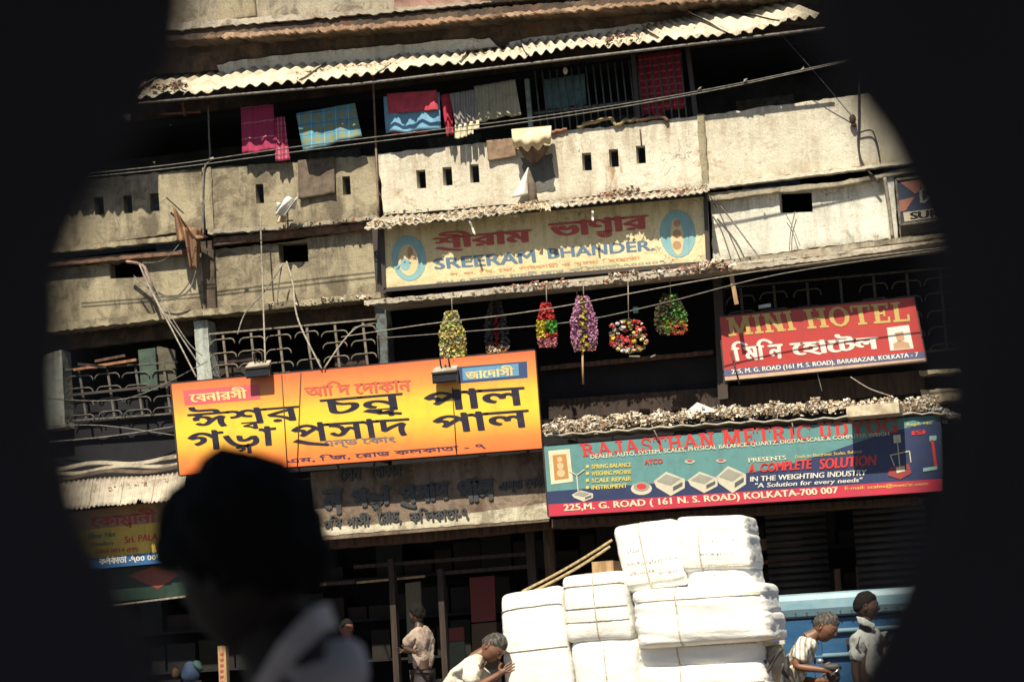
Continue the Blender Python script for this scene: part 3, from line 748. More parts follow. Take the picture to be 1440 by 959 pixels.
word(o, 'ঈশ^বর', [(260, 573), (418, 561), (427, 597), (271, 610)], YS, DK, .022)
word(o, 'চন^দ~', [(449, 562), (566, 552), (571, 583), (456, 592)], YS, DK, .022)
word(o, 'পাল', [(594, 550), (737, 541), (741, 569), (598, 579)], YS, DK, .026)
word(o, 'গঙ^গা', [(262, 607), (388, 598), (391, 634), (267, 643)], YS, DK, .022)
word(o, 'প~সাদ', [(407, 596), (575, 585), (581, 619), (413, 630)], YS, DK, .022)
word(o, 'পাল', [(606, 583), (743, 573), (747, 600), (611, 610)], YS, DK, .026)
word(o, 'আিদ েদাকান', [(426, 539), (577, 527), (579, 550), (430, 558)], YS, ink('orange_red', (.62, .12, .07)), .035)
word(o, 'এন্ড েকাং', [(450, 619), (556, 613), (558, 624), (453, 631)], YS, ink('grey_blue', (.20, .16, .18)), .03)
word(o, 'এম, িজ, েরাড কলকাতা - ৭', [(402, 643), (682, 621), (684, 631), (405, 652)], YS, ink('dark_blue', (.05, .035, .09)), .02)
m = MB(); poly(m, [(257, 549), (364, 540), (366, 561), (260, 570)], YS, .002)
part('label_box', m, ink('pink', (.72, .12, .14)), o)
word(o, 'েবনারসী', [(264, 550), (346, 543), (348, 560), (268, 566)], YS, ink('cream_yellow', (.82, .62, .25)), .04, .005)
m = MB(); poly(m, [(643, 516), (741, 508), (742, 531), (645, 539)], YS, .002); part('label_box', m, ink('deep_blue', (.04, .07, .18)), o)
m = MB(); poly(m, [(650, 518), (729, 511), (730, 528), (651, 535)], YS, .0035); part('label_box', m, ink('sky_blue', (.13, .32, .50)), o)
word(o, 'জােদাসী', [(653, 519), (722, 513), (723, 528), (655, 534)], YS, ink('cream_yellow', (.82, .62, .25)), .035, .006)
for x0, y0, x1, y1 in ((396, 527, 404, 658), (423, 524, 418, 655), (636, 545, 642, 638)):
    m = MB(); m.tube([at(x0, y0, YS-.008), at(x1, y1, YS-.008)], .006, 5); part('stay_cord', m, WOODB, o)
m = MB()
for a, b in zip(q, q[1:]+q[:1]): m.beam(at(*a, YS+.045), at(*b, YS+.045), .03, .03, up=Vector((0, 1, 0)))
m.beam(at(480, 520, YS+.045), at(490, 650, YS+.045), .03, .03, up=Vector((0, 1, 0)))
for px, py in ((300, 560), (500, 540), (700, 520), (300, 650), (500, 640), (740, 620)): p = at(px, py, YS+.05); m.beam(p, (p.x, .2, p.z), .03, .03)
part('timber_frame', m, WOODD, o)

# --- 2 brown board with raised dark letters
q2 = [(436, 664), (766, 634), (772, 733), (445, 760)]; Y2 = -.66
o = board('shop_sign', 'brown board with raised dark Bengali letters hanging below the yellow sign', q2, Y2, G('board_brown', mat_plaster, (.21, .15, .11), (.30, .235, .18), (.09, .055, .035), .5, .5), .04)
part('lit_strip', slab(rough([(445, 742), (560, 735), (680, 719), (772, 706), (773, 729), (600, 742), (446, 754)], .8), Y2-.006, .005), G('board_lit_foot', mat_plaster, (.60, .56, .42), (.72, .68, .52), (.25, .2, .14)), o)  # sunlit foot of the board put in as a paler strip
RL = G('raised_letters', mat_simple, (.035, .04, .045), (.06, .06, .06), 18, .6)
def raised(body, qq, bold=.075, d=.05):
    qq = [(x, y-3) if i < 2 else (x, y+1) for i, (x, y) in enumerate(qq)]
    V, T = text2d(body, bold); f = quadmap(qq); m = MB(); w = [at(*f(u, v), Y2-.02) for u, v in V]
    m.add(w, T); n = len(w); m.add([p+Vector((0, .02, 0)) for p in w], [])
    # side walls from boundary edges
    cnt = {}
    for t in T:
        for i in range(3): cnt[(t[i], t[(i+1) % 3])] = 1
    for a, b in list(cnt):
        if (b, a) not in cnt: m.add([w[a], w[b], w[b]+Vector((0, .022, 0)), w[a]+Vector((0, .022, 0))], [(0, 3, 2, 1)])
    part('raised_letters', m, RL, o)
raised('ল', [(452, 692), (482, 689), (484, 721), (455, 724)])
raised('গঙ^গা', [(492, 690), (549, 684), (551, 716), (496, 722)])
raised('প~সাদ', [(560, 686), (631, 677), (634, 708), (563, 716)])
raised('পাল', [(640, 677), (694, 672), (697, 702), (645, 707)])
raised('এন্ড েকাং', [(700, 680), (768, 672), (769, 688), (702, 694)], .05)
raised('েলন', [(474, 662), (508, 659), (509, 674), (476, 677)], .06)
raised('েদাকান', [(520, 660), (564, 656), (565, 668), (521, 672)], .06)
raised('৩িব', [(455, 728), (480, 726), (481, 741), (456, 743)], .05)
raised('গাসী', [(487, 726), (520, 722), (521, 738), (488, 741)], .05)
raised('েরাড,', [(530, 722), (563, 720), (565, 736), (532, 739)], .05)
raised('কিলকাতা-৭', [(574, 718), (658, 710), (660, 730), (577, 736)], .05)

# --- 3 cream sign with two blue ovals
q3 = [(537, 316), (992, 274), (996, 370), (541, 408)]; Y3 = -.14
o = board('shop_sign', 'cream painted shop sign in English and Bengali with a blue oval at each end', q3, Y3, G('sign_cream', mat_plaster, (.70, .61, .36), (.76, .68, .44), (.34, .27, .15), .35, .62), .03, IRONK, .045)
BL = ink('sign_blue', (.10, .17, .26)); RDD = ink('sign_red', (.42, .06, .045))
word(o, 'শ~ীরাম', [(607, 328), (748, 314), (750, 346), (610, 356)], Y3, RDD, .055)
word(o, 'ভাণ^ডার', [(770, 313), (912, 300), (914, 328), (774, 342)], Y3, RDD, .055)
word(o, 'SREERAM', [(609, 364), (752, 352), (754, 369), (611, 379)], Y3, BL, .03)
word(o, 'BHANDER.', [(769, 350), (920, 337), (921, 352), (771, 364)], Y3, BL, .03)
word(o, 'প. ক. িব. েক. পাইকারী ও খুচরা িবেক~তা', [(632, 383), (900, 359), (901, 366), (633, 390)], Y3, ink('faded_orange', (.60, .28, .12)), .01)
word(o, '৪৫/ এ মহাত্মা গান্ধী েরাড, কিলকাতা-৭০০০০৭', [(613, 394), (936, 364), (937, 371), (614, 402)], Y3, ink('faded_blue', (.28, .30, .28)), .01)
def oval(cx, cy, rx, ry, mat, name='oval_panel', off=.004, Y=Y3, o=o):
    m = MB(); m.add([at(cx+rx*math.cos(a)+.08*ry*math.sin(a), cy+ry*math.sin(a)-.07*rx*math.cos(a), Y-off) for a in [2*math.pi*k/24 for k in range(24)]], [tuple(range(24))]); return part(name, m, mat, o)
OB = ink('oval_blue', (.22, .42, .46)); OC = ink('oval_cream', (.62, .52, .30)); OR = ink('oval_brown', (.42, .24, .14))
oval(575, 363, 24, 32, OB); oval(574, 366, 14, 22, OC, 'oval_picture', .006); oval(570, 372, 7, 8, OB, 'oval_picture', .008); oval(577, 356, 4, 9, OR, 'oval_picture', .008)
oval(953, 329, 25, 33, OB); oval(952, 333, 9, 26, OC, 'oval_picture', .006)
for y, r in ((314, 5), (329, 6), (345, 6)): oval(952, y, r, r, OR, 'oval_picture', .008)

# --- 4 red hotel sign
q4 = [(1012, 446), (1285, 418), (1302, 508), (1020, 535)]; Y4 = -.34
RED = G('sign_bright_red', print_mat, (.46, .045, .04))
o = board('hotel_sign', 'red MINI HOTEL sign with gold capitals, white Bengali letters and a small portrait', q4, Y4, RED, .04)
GOLD = ink('gold', (.52, .38, .12))
def slabw(body, qq, Y, mat, off=.004, o=None):
    V, T = slab_text(body); letters(V, T, _gr['slab'], qq, Y, mat, off, o)
slabw('MINI', [(1021, 447), (1112, 437), (1120, 464), (1024, 473)], Y4, GOLD, o=o)
slabw('HOTEL', [(1129, 435), (1276, 423), (1280, 452), (1136, 463)], Y4, GOLD, o=o)
m = MB(); poly(m, [(1018, 520), (1299, 494), (1301, 503), (1019, 529)], Y4, .002); part('address_band', m, ink('band_blue', (.10, .11, .22)), o)
m = MB(); poly(m, [(1019, 530), (1301, 503.5), (1302, 508), (1020, 535)], Y4, .002); part('lower_edge', m, ink('edge_cream', (.55, .42, .30)), o)
word(o, 'িমিন', [(1026, 481), (1100, 474), (1102, 504), (1032, 508)], Y4, WH, .05)
word(o, 'েহােটল', [(1108, 475), (1234, 466), (1238, 492), (1114, 502)], Y4, WH, .05)
word(o, '225, M. G. ROAD (161 M. S. ROAD), BARABAZAR, KOLKATA - 7', [(1028, 519.5), (1291, 495), (1292, 503), (1029, 528)], Y4, WH, .035, .006)
m = MB(); poly(m, [(1247, 461), (1278, 457), (1285, 490), (1252, 493)], Y4, .003); part('portrait_panel', m, WH, o)
m = MB(); poly(m, [(1258, 468), (1270, 466), (1272, 477), (1268, 480), (1262, 480)], Y4, .005); poly(m, [(1256, 483), (1265, 479), (1278, 482), (1280, 489), (1257, 491)], Y4, .005); part('portrait', m, ink('portrait_tan', (.50, .30, .18)), o)
m = MB()
for a, b in zip(q4, q4[1:]+q4[:1]): m.beam(at(*a, Y4+.05), at(*b, Y4+.05), .03, .03, up=Vector((0, 1, 0)))
for px in (1050, 1250): p = at(px, 470, Y4+.05); m.beam(p, (p.x, .2, p.z+.2), .03, .03)
part('sign_frame', m, IRONK, o)
m = MB(); m.tube([at(1028, 495, Y4-.01), at(1040, 540, Y4-.01)], .010, 5); part('tie_wire', m, CABLK, o)

# --- 5 turquoise scales sign
q5 = [(765, 628), (1322, 583), (1325, 690), (772, 726)]; Y5 = -1.0
TQ = G('sign_turquoise', print_mat, (.115, .28, .28)); NV = ink('navy_blue', (.025, .04, .115)); CR = ink('crimson', (.55, .035, .07)); CRM = ink('cream', (.74, .66, .46)); YW = ink('yellow', (.70, .56, .10)); RD2 = ink('bright_red', (.62, .04, .035))
o = board('shop_sign', 'turquoise and navy weighing scales sign with red English capitals', q5, Y5, TQ, .03)
m = MB(); poly(m, [(769, 691), (900, 681), (1000, 674), (1100, 656), (1165, 636), (1240, 610), (1322, 590), (1325, 690), (772, 726)], Y5, .002); part('navy_field', m, NV, o)
m = MB(); poly(m, [(771, 709), (1325, 673), (1325, 690), (772, 726)], Y5, .0035); part('address_band', m, CR, o)
slabw('RAJASTHAN', [(815, 624), (1003, 607), (1005, 627), (820, 642)], Y5, RD2, .006, o)
slabw('METRIC', [(1014, 604), (1139, 596), (1140, 618), (1017, 627)], Y5, RD2, .006, o)
slabw('UDYOG', [(1149, 594), (1262, 586), (1264, 608), (1152, 616)], Y5, RD2, .006, o)
word(o, '225,M. G. ROAD ( 161 N. S. ROAD) KOLKATA-700 007', [(792, 709), (1178, 684), (1180, 696), (793, 721)], Y5, CRM, .035, .008)
word(o, 'DEALER, AUTO, SYSTEM, SCALES, PHYSICAL BALANCE, QUARTZ, DIGITAL SCALE & COMPUTER WEIGH', [(830, 639), (1250, 607), (1251, 613), (831, 646)], Y5, CRM, .015, .008)
word(o, 'PRESENTS', [(1052, 644), (1105, 640), (1106, 646), (1053, 650)], Y5, CRM, .02, .008)
word(o, 'A', [(1053, 652), (1063, 651), (1062, 664), (1052, 665)], Y5, RD2, .05, .010)
word(o, 'COMPLETE', [(1069, 651), (1142, 645), (1141, 659), (1068, 664)], Y5, RD2, .05, .010)
word(o, 'SOLUTION', [(1153, 645), (1233, 639), (1232, 654), (1152, 660)], Y5, RD2, .05, .010)
word(o, 'IN THE WEIGHTING INDUSTRY', [(1055, 670), (1219, 660), (1218, 668), (1055, 677)], Y5, WH, .03, .008)
word(o, '"A Solution for every needs"', [(1062, 679), (1213, 671), (1212, 679), (1061, 688)], Y5, WH, .02, .008)
word(o, 'ATCO', [(906, 646), (932, 644), (932, 651), (906, 653)], Y5, RD2, .04, .008)
for i, t_ in enumerate(('SPRING BALANCE', 'WEIGHING MACHINE', 'SCALE REPAIR', 'INSTRUMENT')):
    y = 653+i*9.8; word(o, t_, [(832, y), (888-(i > 2)*6, y-3), (888-(i > 2)*6, y+3), (832, y+6)], Y5, YW, .03, .008)
    m = MB(); poly(m, [(824, y+1), (828, y+.5), (828, y+4.5), (824, y+5)], Y5, .008); part('bullet', m, YW, o)
word(o, 'E-mail: scales@metric.com', [(1188, 684), (1305, 677), (1305, 683), (1188, 690)], Y5, YW, .01, .008)
word(o, 'Regd. No.', [(1275, 595), (1312, 592), (1312, 597), (1275, 600)], Y5, YW, .01, .008)
word(o, 'ISI', [(1282, 606), (1301, 604), (1301, 610), (1282, 612)], Y5, RD2, .05, .008)
word(o, 'Deals in: Electronic Scales, Balance', [(1118, 640), (1212, 632), (1212, 637), (1118, 645)], Y5, YW, .01, .008)
# framed picture at the left end
m = MB(); poly(m, [(771, 634), (801, 631), (806, 677), (775, 681)], Y5, .004); part('picture_border', m, CRM, o)
m = MB(); poly(m, [(777, 640), (796, 638), (800, 672), (780, 675)], Y5, .006); part('picture_field', m, ink('ochre', (.50, .24, .07)), o)
m = MB()
for x, y, r in ((787, 646, 4), (788, 655, 5), (789, 665, 6)): poly(m, [(x+r*math.cos(k), y+r*math.sin(k)) for k in [i*.785 for i in range(8)]], Y5, .008)
part('picture_figure', m, ink('pale_figure', (.62, .48, .28)), o)
# pictured scales
def scale_pic(cx, cy, w, h, kind=0):
    m = MB()
    if kind == 0:      # bench scale
        poly(m, [(cx-w, cy-h*.2), (cx-w*.2, cy-h), (cx+w, cy-h*.4), (cx+w, cy+h*.35), (cx+w*.1, cy+h), (cx-w*.8, cy+h*.3)], Y5, .006, 0)
        poly(m, [(cx-w*.8, cy-h*.2), (cx-w*.2, cy-h*.8), (cx+w*.7, cy-h*.4), (cx+w*.1, cy+h*.15)], Y5, .008, 1)
        poly(m, [(cx+w*.25, cy+h*.25), (cx+w*.85, cy-h*.15), (cx+w*.85, cy+h*.15), (cx+w*.25, cy+h*.6)], Y5, .009, 2)
    else:
        for rr, yy, mi, of in ((1, .15, 0, .006), (.75, -.1, 1, .008), (.45, -.1, 3, .009)):
            poly(m, [(cx+w*rr*math.cos(a), cy+h*yy+h*rr*.75*math.sin(a)) for a in [2*math.pi*i/14 for i in range(14)]], Y5, of, mi)
    part('scale_picture', m, [ink('pic_cream', (.60, .56, .44)), ink('pic_grey', (.33, .32, .27)), ink('pic_dark', (.10, .10, .10)), RD2], o)
scale_pic(902, 685, 15, 12, 1); scale_pic(941, 680, 22, 17); scale_pic(988, 678, 21, 15); scale_pic(1028, 674, 21, 19); scale_pic(819, 697, 15, 8)
scale_pic(970, 648, 7, 4, 1); scale_pic(1014, 647, 7, 3.5, 1)
m = MB()
for a, b in (((813, 690), (811, 668)), ((811, 668), (800, 662)), ((811, 668), (822, 660)), ((1262, 622), (1266, 662)), ((1252, 640), (1279, 634)), ((1252, 640), (1258, 655)), ((1279, 634), (1281, 650))):
    m.beam(at(*a, Y5-.008), at(*b, Y5-.008), .010, .004, up=Vector((0, 1, 0)))
poly(m, [(1256, 612), (1266, 611), (1267, 622), (1257, 623)], Y5, .009)
part('scale_picture', m, CRM, o)
m = MB(); poly(m, [(1252, 657), (1278, 652), (1282, 665), (1266, 674), (1248, 668)], Y5, .009, 0); poly(m, [(1260, 657), (1272, 655), (1273, 662), (1261, 665)], Y5, .011, 1); part('scale_picture', m, [ink('dull_red', (.30, .05, .05)), CRM], o)
m = MB(); m.beam(at(1311, 618, Y5-.008), at(1316, 655, Y5-.008), .028, .004, up=Vector((0, 1, 0))); part('scale_picture', m, RD2, o)
m = MB(); poly(m, [(1298, 658), (1318, 655), (1318, 660), (1298, 663)], Y5, .009); poly(m, [(1307, 613), (1317, 612), (1317, 619), (1307, 620)], Y5, .009); part('scale_picture', m, ink('pic_teal', (.30, .50, .48)), o)
m = MB()
for a, b in zip(q5, q5[1:]+q5[:1]): m.beam(at(*a, Y5+.045), at(*b, Y5+.045), .03, .03, up=Vector((0, 1, 0)))
for px in (800, 1000, 1200, 1300):
    for py in (620, 700): p = at(px, py-(px-800)*.06, Y5+.05); m.beam(p, (p.x, -.1, p.z), .03, .03)
part('timber_frame', m, WOODD, o)
for p0, p1 in (((916, 597), (928, 622)), ((1113, 590), (1116, 606))):
    m = MB(); m.tube([at(*p0, Y5-.02), at((p0[0]+p1[0])/2, (p0[1]+p1[1])/2, Y5-.05), at(*p1, Y5-.02)], .006, 5); part('tie_wire', m, CABLW, o)

# --- 6 yellow company sign, left, half hidden
q6 = [(88, 722), (262, 700), (268, 785), (96, 803)]; Y6 = -.50
o = board('shop_sign', 'yellow sign with a blue foot under the left awning, half hidden by the man', q6, Y6, G('sign_dull_yellow', print_mat, (.62, .42, .06)), .03)
m = MB(); poly(m, [(88, 722), (262, 700), (264, 730), (90, 748)], Y6, .002); part('brown_band', m, ink('tan_brown', (.36, .22, .10)), o)
m = MB(); poly(m, [(95, 789), (230, 775), (232, 791), (96, 803)], Y6, .003); part('blue_band', m, ink('royal_blue', (.03, .13, .32)), o)
word(o, 'েকাম^পানী', [(125, 722), (219, 713), (221, 739), (128, 746)], Y6, ink('maroon', (.38, .05, .06)), .04)
word(o, 'Filter Net', [(124, 750), (163, 747), (163, 754), (124, 758)], Y6, ink('leaf_green', (.05, .22, .08)), .03)
word(o, 'Chowdhury', [(126, 763), (160, 760), (160, 767), (126, 770)], Y6, ink('leaf_green', (.05, .22, .08)), .03)
word(o, 'Sri. PALA', [(175, 754), (222, 749), (222, 759), (175, 764)], Y6, RD, .03)
word(o, '2268 0014 (PP)', [(133, 773), (194, 769), (194, 776), (133, 780)], Y6, RD, .03)
word(o, 'কলকাতা -৭০০ ০০৭', [(138, 785), (226, 777), (227, 788), (139, 795)], Y6, WH, .04, .006)
# --- 7 green board with red diamond
q7 = [(150, 800), (270, 790), (276, 836), (156, 846)]
o = board('diamond_sign', 'dark green board with a red diamond below the yellow company sign', q7, -.32, ink('bottle_green', (.012, .035, .022)), .03)
m = MB(); poly(m, [(180, 809), (215, 796), (255, 806), (222, 828)], -.32, .004); part('diamond', m, ink('diamond_red', (.22, .045, .03)), o)
m = MB(); m.beam(at(150, 852, -.34), at(262, 838, -.34), .02, .02); part('rail', m, CABLW, o)
# --- 8 blue & red sign at the right, cut off
q8 = [(1260, 253), (1400, 236), (1408, 298), (1266, 316)]; Y8 = -.16
o = board('shop_sign', 'small navy and salmon sign at the right end of the white wall', q8, Y8, ink('slate_navy', (.04, .06, .11)), .04, IRON, .025)
SAL = ink('salmon', (.48, .20, .15))
m = MB(); poly(m, [(1266, 257), (1305, 250), (1316, 250), (1287, 273)], Y8, .004); poly(m, [(1264, 282), (1286, 277), (1274, 296), (1266, 298)], Y8, .004); part('emblem', m, SAL, o)
word(o, 'D', [(1292, 264), (1308, 262), (1309, 284), (1294, 286)], Y8, ink('pale_grey', (.5, .5, .44)), .05)
m = MB(); poly(m, [(1270, 299), (1405, 282), (1407, 293), (1272, 312)], Y8, .004); part('name_strip', m, CRM, o)
word(o, 'SUR', [(1279, 299), (1322, 294), (1323, 304), (1280, 309)], Y8, DK, .05, .007)
# ================================================================== FLOODLIGHTS
def flood(px, py, label, tall=0):
    o = thing('floodlight', label, 'floodlight', at(px, py+18, YS-.12), 'floodlights over the yellow sign'); Y = YS-.14
    m = MB(); c = at(px, py, Y); w, h = .145, .10
    m.box((c.x-w, Y, c.z-h), (c.x+w, Y+.05, c.z+h*.2)); part('housing', m, IRONK, o)
    m = MB(); m.box((c.x-w+.01, Y-.012, c.z-h+.012), (c.x+w-.01, Y-.001, c.z-.02)); part('glass', m, G('lamp_glass', mat_simple, (.015, .015, .018), (.03, .03, .03), 3, .15), o)
    m = MB(); m.add([(c.x-w, Y-.02, c.z+h*.2), (c.x+w, Y-.02, c.z+h*.2), (c.x+w*.9, Y+.10, c.z+h*.95), (c.x-w*.9, Y+.10, c.z+h*.95), (c.x-w, Y+.05, c.z-.0), (c.x+w, Y+.05, c.z)],
                    [(0, 1, 2, 3), (0, 3, 4), (1, 5, 2), (3, 2, 5, 4)]); part('hood', m, G('hood_pale', mat_simple, (.40, .37, .30), (.2, .16, .12), 12), o)
    m = MB()
    for k in range(5): m.beam((c.x-w, Y-.022, c.z+.02-k*.004), (c.x+w, Y-.022, c.z+.02-k*.004), .003, .004)
    m.tube([(c.x-.05, Y+.05, c.z+.08), (c.x-.05, Y+.02, c.z+.17), (c.x, Y+.02, c.z+.2), (c.x+.05, Y+.02, c.z+.17), (c.x+.05, Y+.05, c.z+.08)], .011, 6)
    m.tube([(c.x, Y+.05, c.z+.1), (c.x, YS+.04, c.z-.05)], .012, 6)
    part('bracket', m, IRONK, o)
    return o
flood(362, 518, 'small dark floodlight standing on the left top edge of the yellow sign', 0)
flood(625, 525, 'dark floodlight hooked over the yellow sign beside its blue label', 1)

# ================================================================== CLOTHES ON THE VERANDA
def stripes(name, base, lines):
    s = NB(name); sep = s.n('ShaderNodeSeparateXYZ'); s.l(s.tc.outputs['Object'], sep.inputs[0]); c = base
    for ax, fr, w, colr, ph in lines:
        v = s.math('FRACT', s.math('ADD', s.math('MULTIPLY', sep.outputs[ax], fr), ph+10)); k = s.math('MULTIPLY', s.math('LESS_THAN', v, w), .7)
        c = s.mix(k, c, colr)
    c = s.mix(s.ramp(s.noise(9, 5), .45, .7, 0, .3), c, (.08, .05, .06))
    return s.done(c, .85, s.noise(120, 2), .2, .004)
def cloth(name, label, cat, q, Y, mat, folds=3, amp=.02, hem=.02, seed=0, group=None, parent=None, sag=.0):
    f = quadmap(q); rnd = random.Random(seed); ph = rnd.random()*9; m = MB()
    def g(u, v):
        x, y = f(u, 1-v); p = at(x, y, Y)
        a = amp*(.35+.65*v)
        a *= 1.7
        p.y += a*math.sin(u*folds*6.283+ph+.6*math.sin(v*3))+.5*a*math.sin(u*folds*13+ph*2+v*2)-.02*v
        p.z -= v*hem*(noise.noise(Vector((u*4+seed, seed, 0)))) + sag*math.sin(math.pi*u)*(1-v)
        return p
    m.grid(g, max(16, folds*8), 12, thick=(0, .006, 0))
    return part(name, m, mat, parent) if parent else put(name, m, mat, None, label, cat, 'clothes drying on the top veranda' if cat == 'cloth' else group)
PK = G('cloth_magenta', stripes, (.38, .03, .10), [(2, 5.2, .05, (.75, .35, .45), 0), (0, 16, .10, (.30, .01, .06), 0)])
PK2 = G('cloth_magenta_check', stripes, (.42, .03, .10), [(0, 22, .3, (.65, .30, .36), 0), (2, 14, .25, (.22, .02, .05), 0)])
PLAID = G('cloth_plaid', stripes, (.09, .30, .42), [(0, 6.5, .30, (.27, .27, .10), 0), (2, 7.5, .30, (.27, .27, .10), .2), (0, 6.5, .06, (.45, .5, .4), .4), (2, 7.5, .06, (.04, .10, .14), .6)])
cloth('hanging_cloth', 'magenta cloth with pale stripes hanging over the left parapet rail', 'cloth', [(338, 152), (384, 147), (388, 212), (341, 218)], -0.160, PK, 2, .012, .03, 1)
cloth('hanging_cloth', 'narrow checked pink cloth hanging right beside the wider magenta cloth', 'cloth', [(384, 166), (400, 164), (408, 226), (388, 229)], -0.140, PK2, 2, .012, .02, 2)
cloth('hanging_cloth', 'blue and olive plaid cloth drying under the corrugated awning', 'cloth', [(416, 160), (499, 145), (509, 192), (427, 214)], -0.220, PLAID, 2, .010, .02, 3)
cloth('hanging_cloth', 'light blue cloth drying behind the short red cloth', 'cloth', [(539, 136), (618, 130), (620, 182), (543, 188)], -0.180, G('cloth_sky', mat_simple, (.20, .42, .60), (.12, .28, .42), 6), 2, .012, .03, 4)
cloth('hanging_cloth', 'short red cloth laid over the light blue cloth', 'cloth', [(544, 132), (614, 127), (617, 156), (547, 160)], -0.205, G('cloth_red', mat_simple, (.62, .07, .10), (.40, .04, .07), 6), 2, .008, .02, 5)
cloth('hanging_cloth', 'thin strip of red cloth showing under the hem of the light blue cloth', 'cloth', [(549, 176), (600, 172), (602, 187), (551, 191)], -0.150, G('cloth_red', mat_simple), 2, .006, .01, 15)
cloth('hanging_cloth', 'crimson cloth twisted into a narrow fold between the blue and the grey cloth', 'cloth', [(618, 134), (632, 132), (638, 190), (628, 192)], -0.170, G('cloth_crimson', mat_simple, (.50, .03, .07), (.3, .02, .04), 6), 1, .02, .02, 6)
o = cloth('hanging_cloth', 'grey shawl with a cream fringe between the crimson and the olive cloth', 'cloth', [(632, 132), (668, 126), (674, 172), (641, 178)], -0.180, G('cloth_grey', stripes, (.24, .22, .21), [(0, 30, .4, (.38, .36, .33), 0)]), 4, .012, .02, 7)
fr_ = [cloth('fringe', '', '', [(x, y), (x+8, y-1), (x+9, y+h_), (x+1, y+h_+1)], -.19-.003*i, G('cloth_cream', mat_simple, (.72, .66, .48), (.5, .44, .3), 9), 1, .008, .01, 30+i, parent=o) for i, (x, y, h_) in enumerate(((640, 176, 19), (648, 175, 18), (657, 172, 17), (666, 170, 12)))]
cloth('hanging_cloth', 'olive beige cloth drying beside the teal post', 'cloth', [(666, 122), (724, 112), (733, 162), (672, 172)], -0.170, G('cloth_olive', stripes, (.34, .32, .22), [(0, 24, .4, (.42, .39, .28), 0)]), 5, .010, .03, 8)
cloth('hanging_cloth', 'crimson checked cloth behind the thin bars of the top veranda', 'cloth', [(897, 78), (958, 70), (966, 152), (903, 165)], .16, G('cloth_crimson_check', stripes, (.42, .03, .06), [(0, 18, .3, (.22, .02, .03), 0), (2, 12, .25, (.6, .16, .18), 0)]), 4, .012, .03, 9)
cloth('hanging_cloth', 'dim teal cloth behind the thin bars of the top veranda', 'cloth', [(765, 112), (822, 104), (826, 148), (770, 156)], .18, G('cloth_teal', mat_simple, (.13, .24, .26), (.08, .14, .16), 6), 3, .012, .03, 10)
MATB = G('mat_brown', mat_simple, (.16, .12, .085), (.08, .06, .045), 9)
cloth('doormat', 'dark brown mat hung on the left parapet wall above the dish', 'mat', [(419, 226), (470, 220), (472, 273), (421, 281)], -.045, MATB, 1, .004, .02, 11)
cloth('doormat', 'small brown mat hung on the parapet beside the cloth covered basket', 'mat', [(684, 198), (724, 194), (727, 221), (687, 227)], -.05, G('mat_tan', mat_simple, (.26, .17, .11), (.14, .09, .06), 9), 1, .004, .01, 12)
# rag bundles on the wall
o = put('rag', (lambda m: (m.grid(lambda u, v: at(243+u*(18+26*v)+v*6, 288+v*52-u*6+u*34*(1-v)*(1), -.16-.06*math.sin(u*12)*(.4+v)-.05*v), 18, 14, thick=(0, .01, 0)), m)[1])(MB()),
        G('rag_brown', stripes, (.17, .09, .05), [(0, 9, .35, (.34, .19, .09), 0)]), None, 'brown rag draped over a bar on the left of the wall', 'rag')
m = MB(); m.grid(lambda u, v: at(257+u*(26-14*v)+v*10, 320+v*58, -.2-.05*math.sin(u*10+1)-.03*v), 14, 10, thick=(0, .01, 0))
put('rag_tail', m, G('rag_brown', stripes), o)
m = MB(); m.beam(at(234, 278, -.12), at(258, 300, -.12), .015, .015); put('rag_stick', m, WOODD, o)
# folded tarpaulin basket at centre and the pale wrap below it
o = thing('covered_basket', 'cream cloth covered basket jutting from the parapet below the teal post', 'basket', at(748, 240, -.15))
m = MB(); m.grid(lambda u, v: at(719+u*56+v*(2-3*u), 182-u*5+v*(22+9*math.sin(u*3.14)+3*math.sin(u*21)), -.05-.28*math.sin(math.pi*min(1, .15+v*.6))-.01*math.sin(u*25)), 24, 10, thick=(0, .02, 0)); part('cloth_cover', m, G('canvas_cream', mat_simple, (.74, .62, .42), (.52, .40, .24), 7), o)
m = MB(); m.grid(lambda u, v: at(727+u*46-v*(u-.5)*22, 205+v*(18+6*math.sin(u*3.14)), -.06-.22*math.sin(math.pi*u)*(1-v*.5)), 14, 6, thick=(0, .02, 0)); part('basket_body', m, G('basket_brown', mat_simple, (.16, .10, .06), (.08, .05, .03), 12), o)
o = thing('wrapped_bundle', 'small white cone of cloth and a brown stump on the ledge below the basket', 'bundle', at(745, 290, -.2))
m = MB(); m.grid(lambda u, v: at(742-v*22+u*(2+v*24), 236+v*42-u*v*4, -.12-.06*math.sin(u*3.14)), 8, 10, thick=(0, .02, 0)); part('white_cloth', m, G('cloth_white', mat_simple, (.78, .77, .74), (.6, .57, .5), 7), o)
m = MB(); m.tube([at(743, 240, -.14), at(748, 262, -.18), at(750, 292, -.2)], [.02, .05, .055], 9); part('stump', m, G('mat_brown', mat_simple), o)
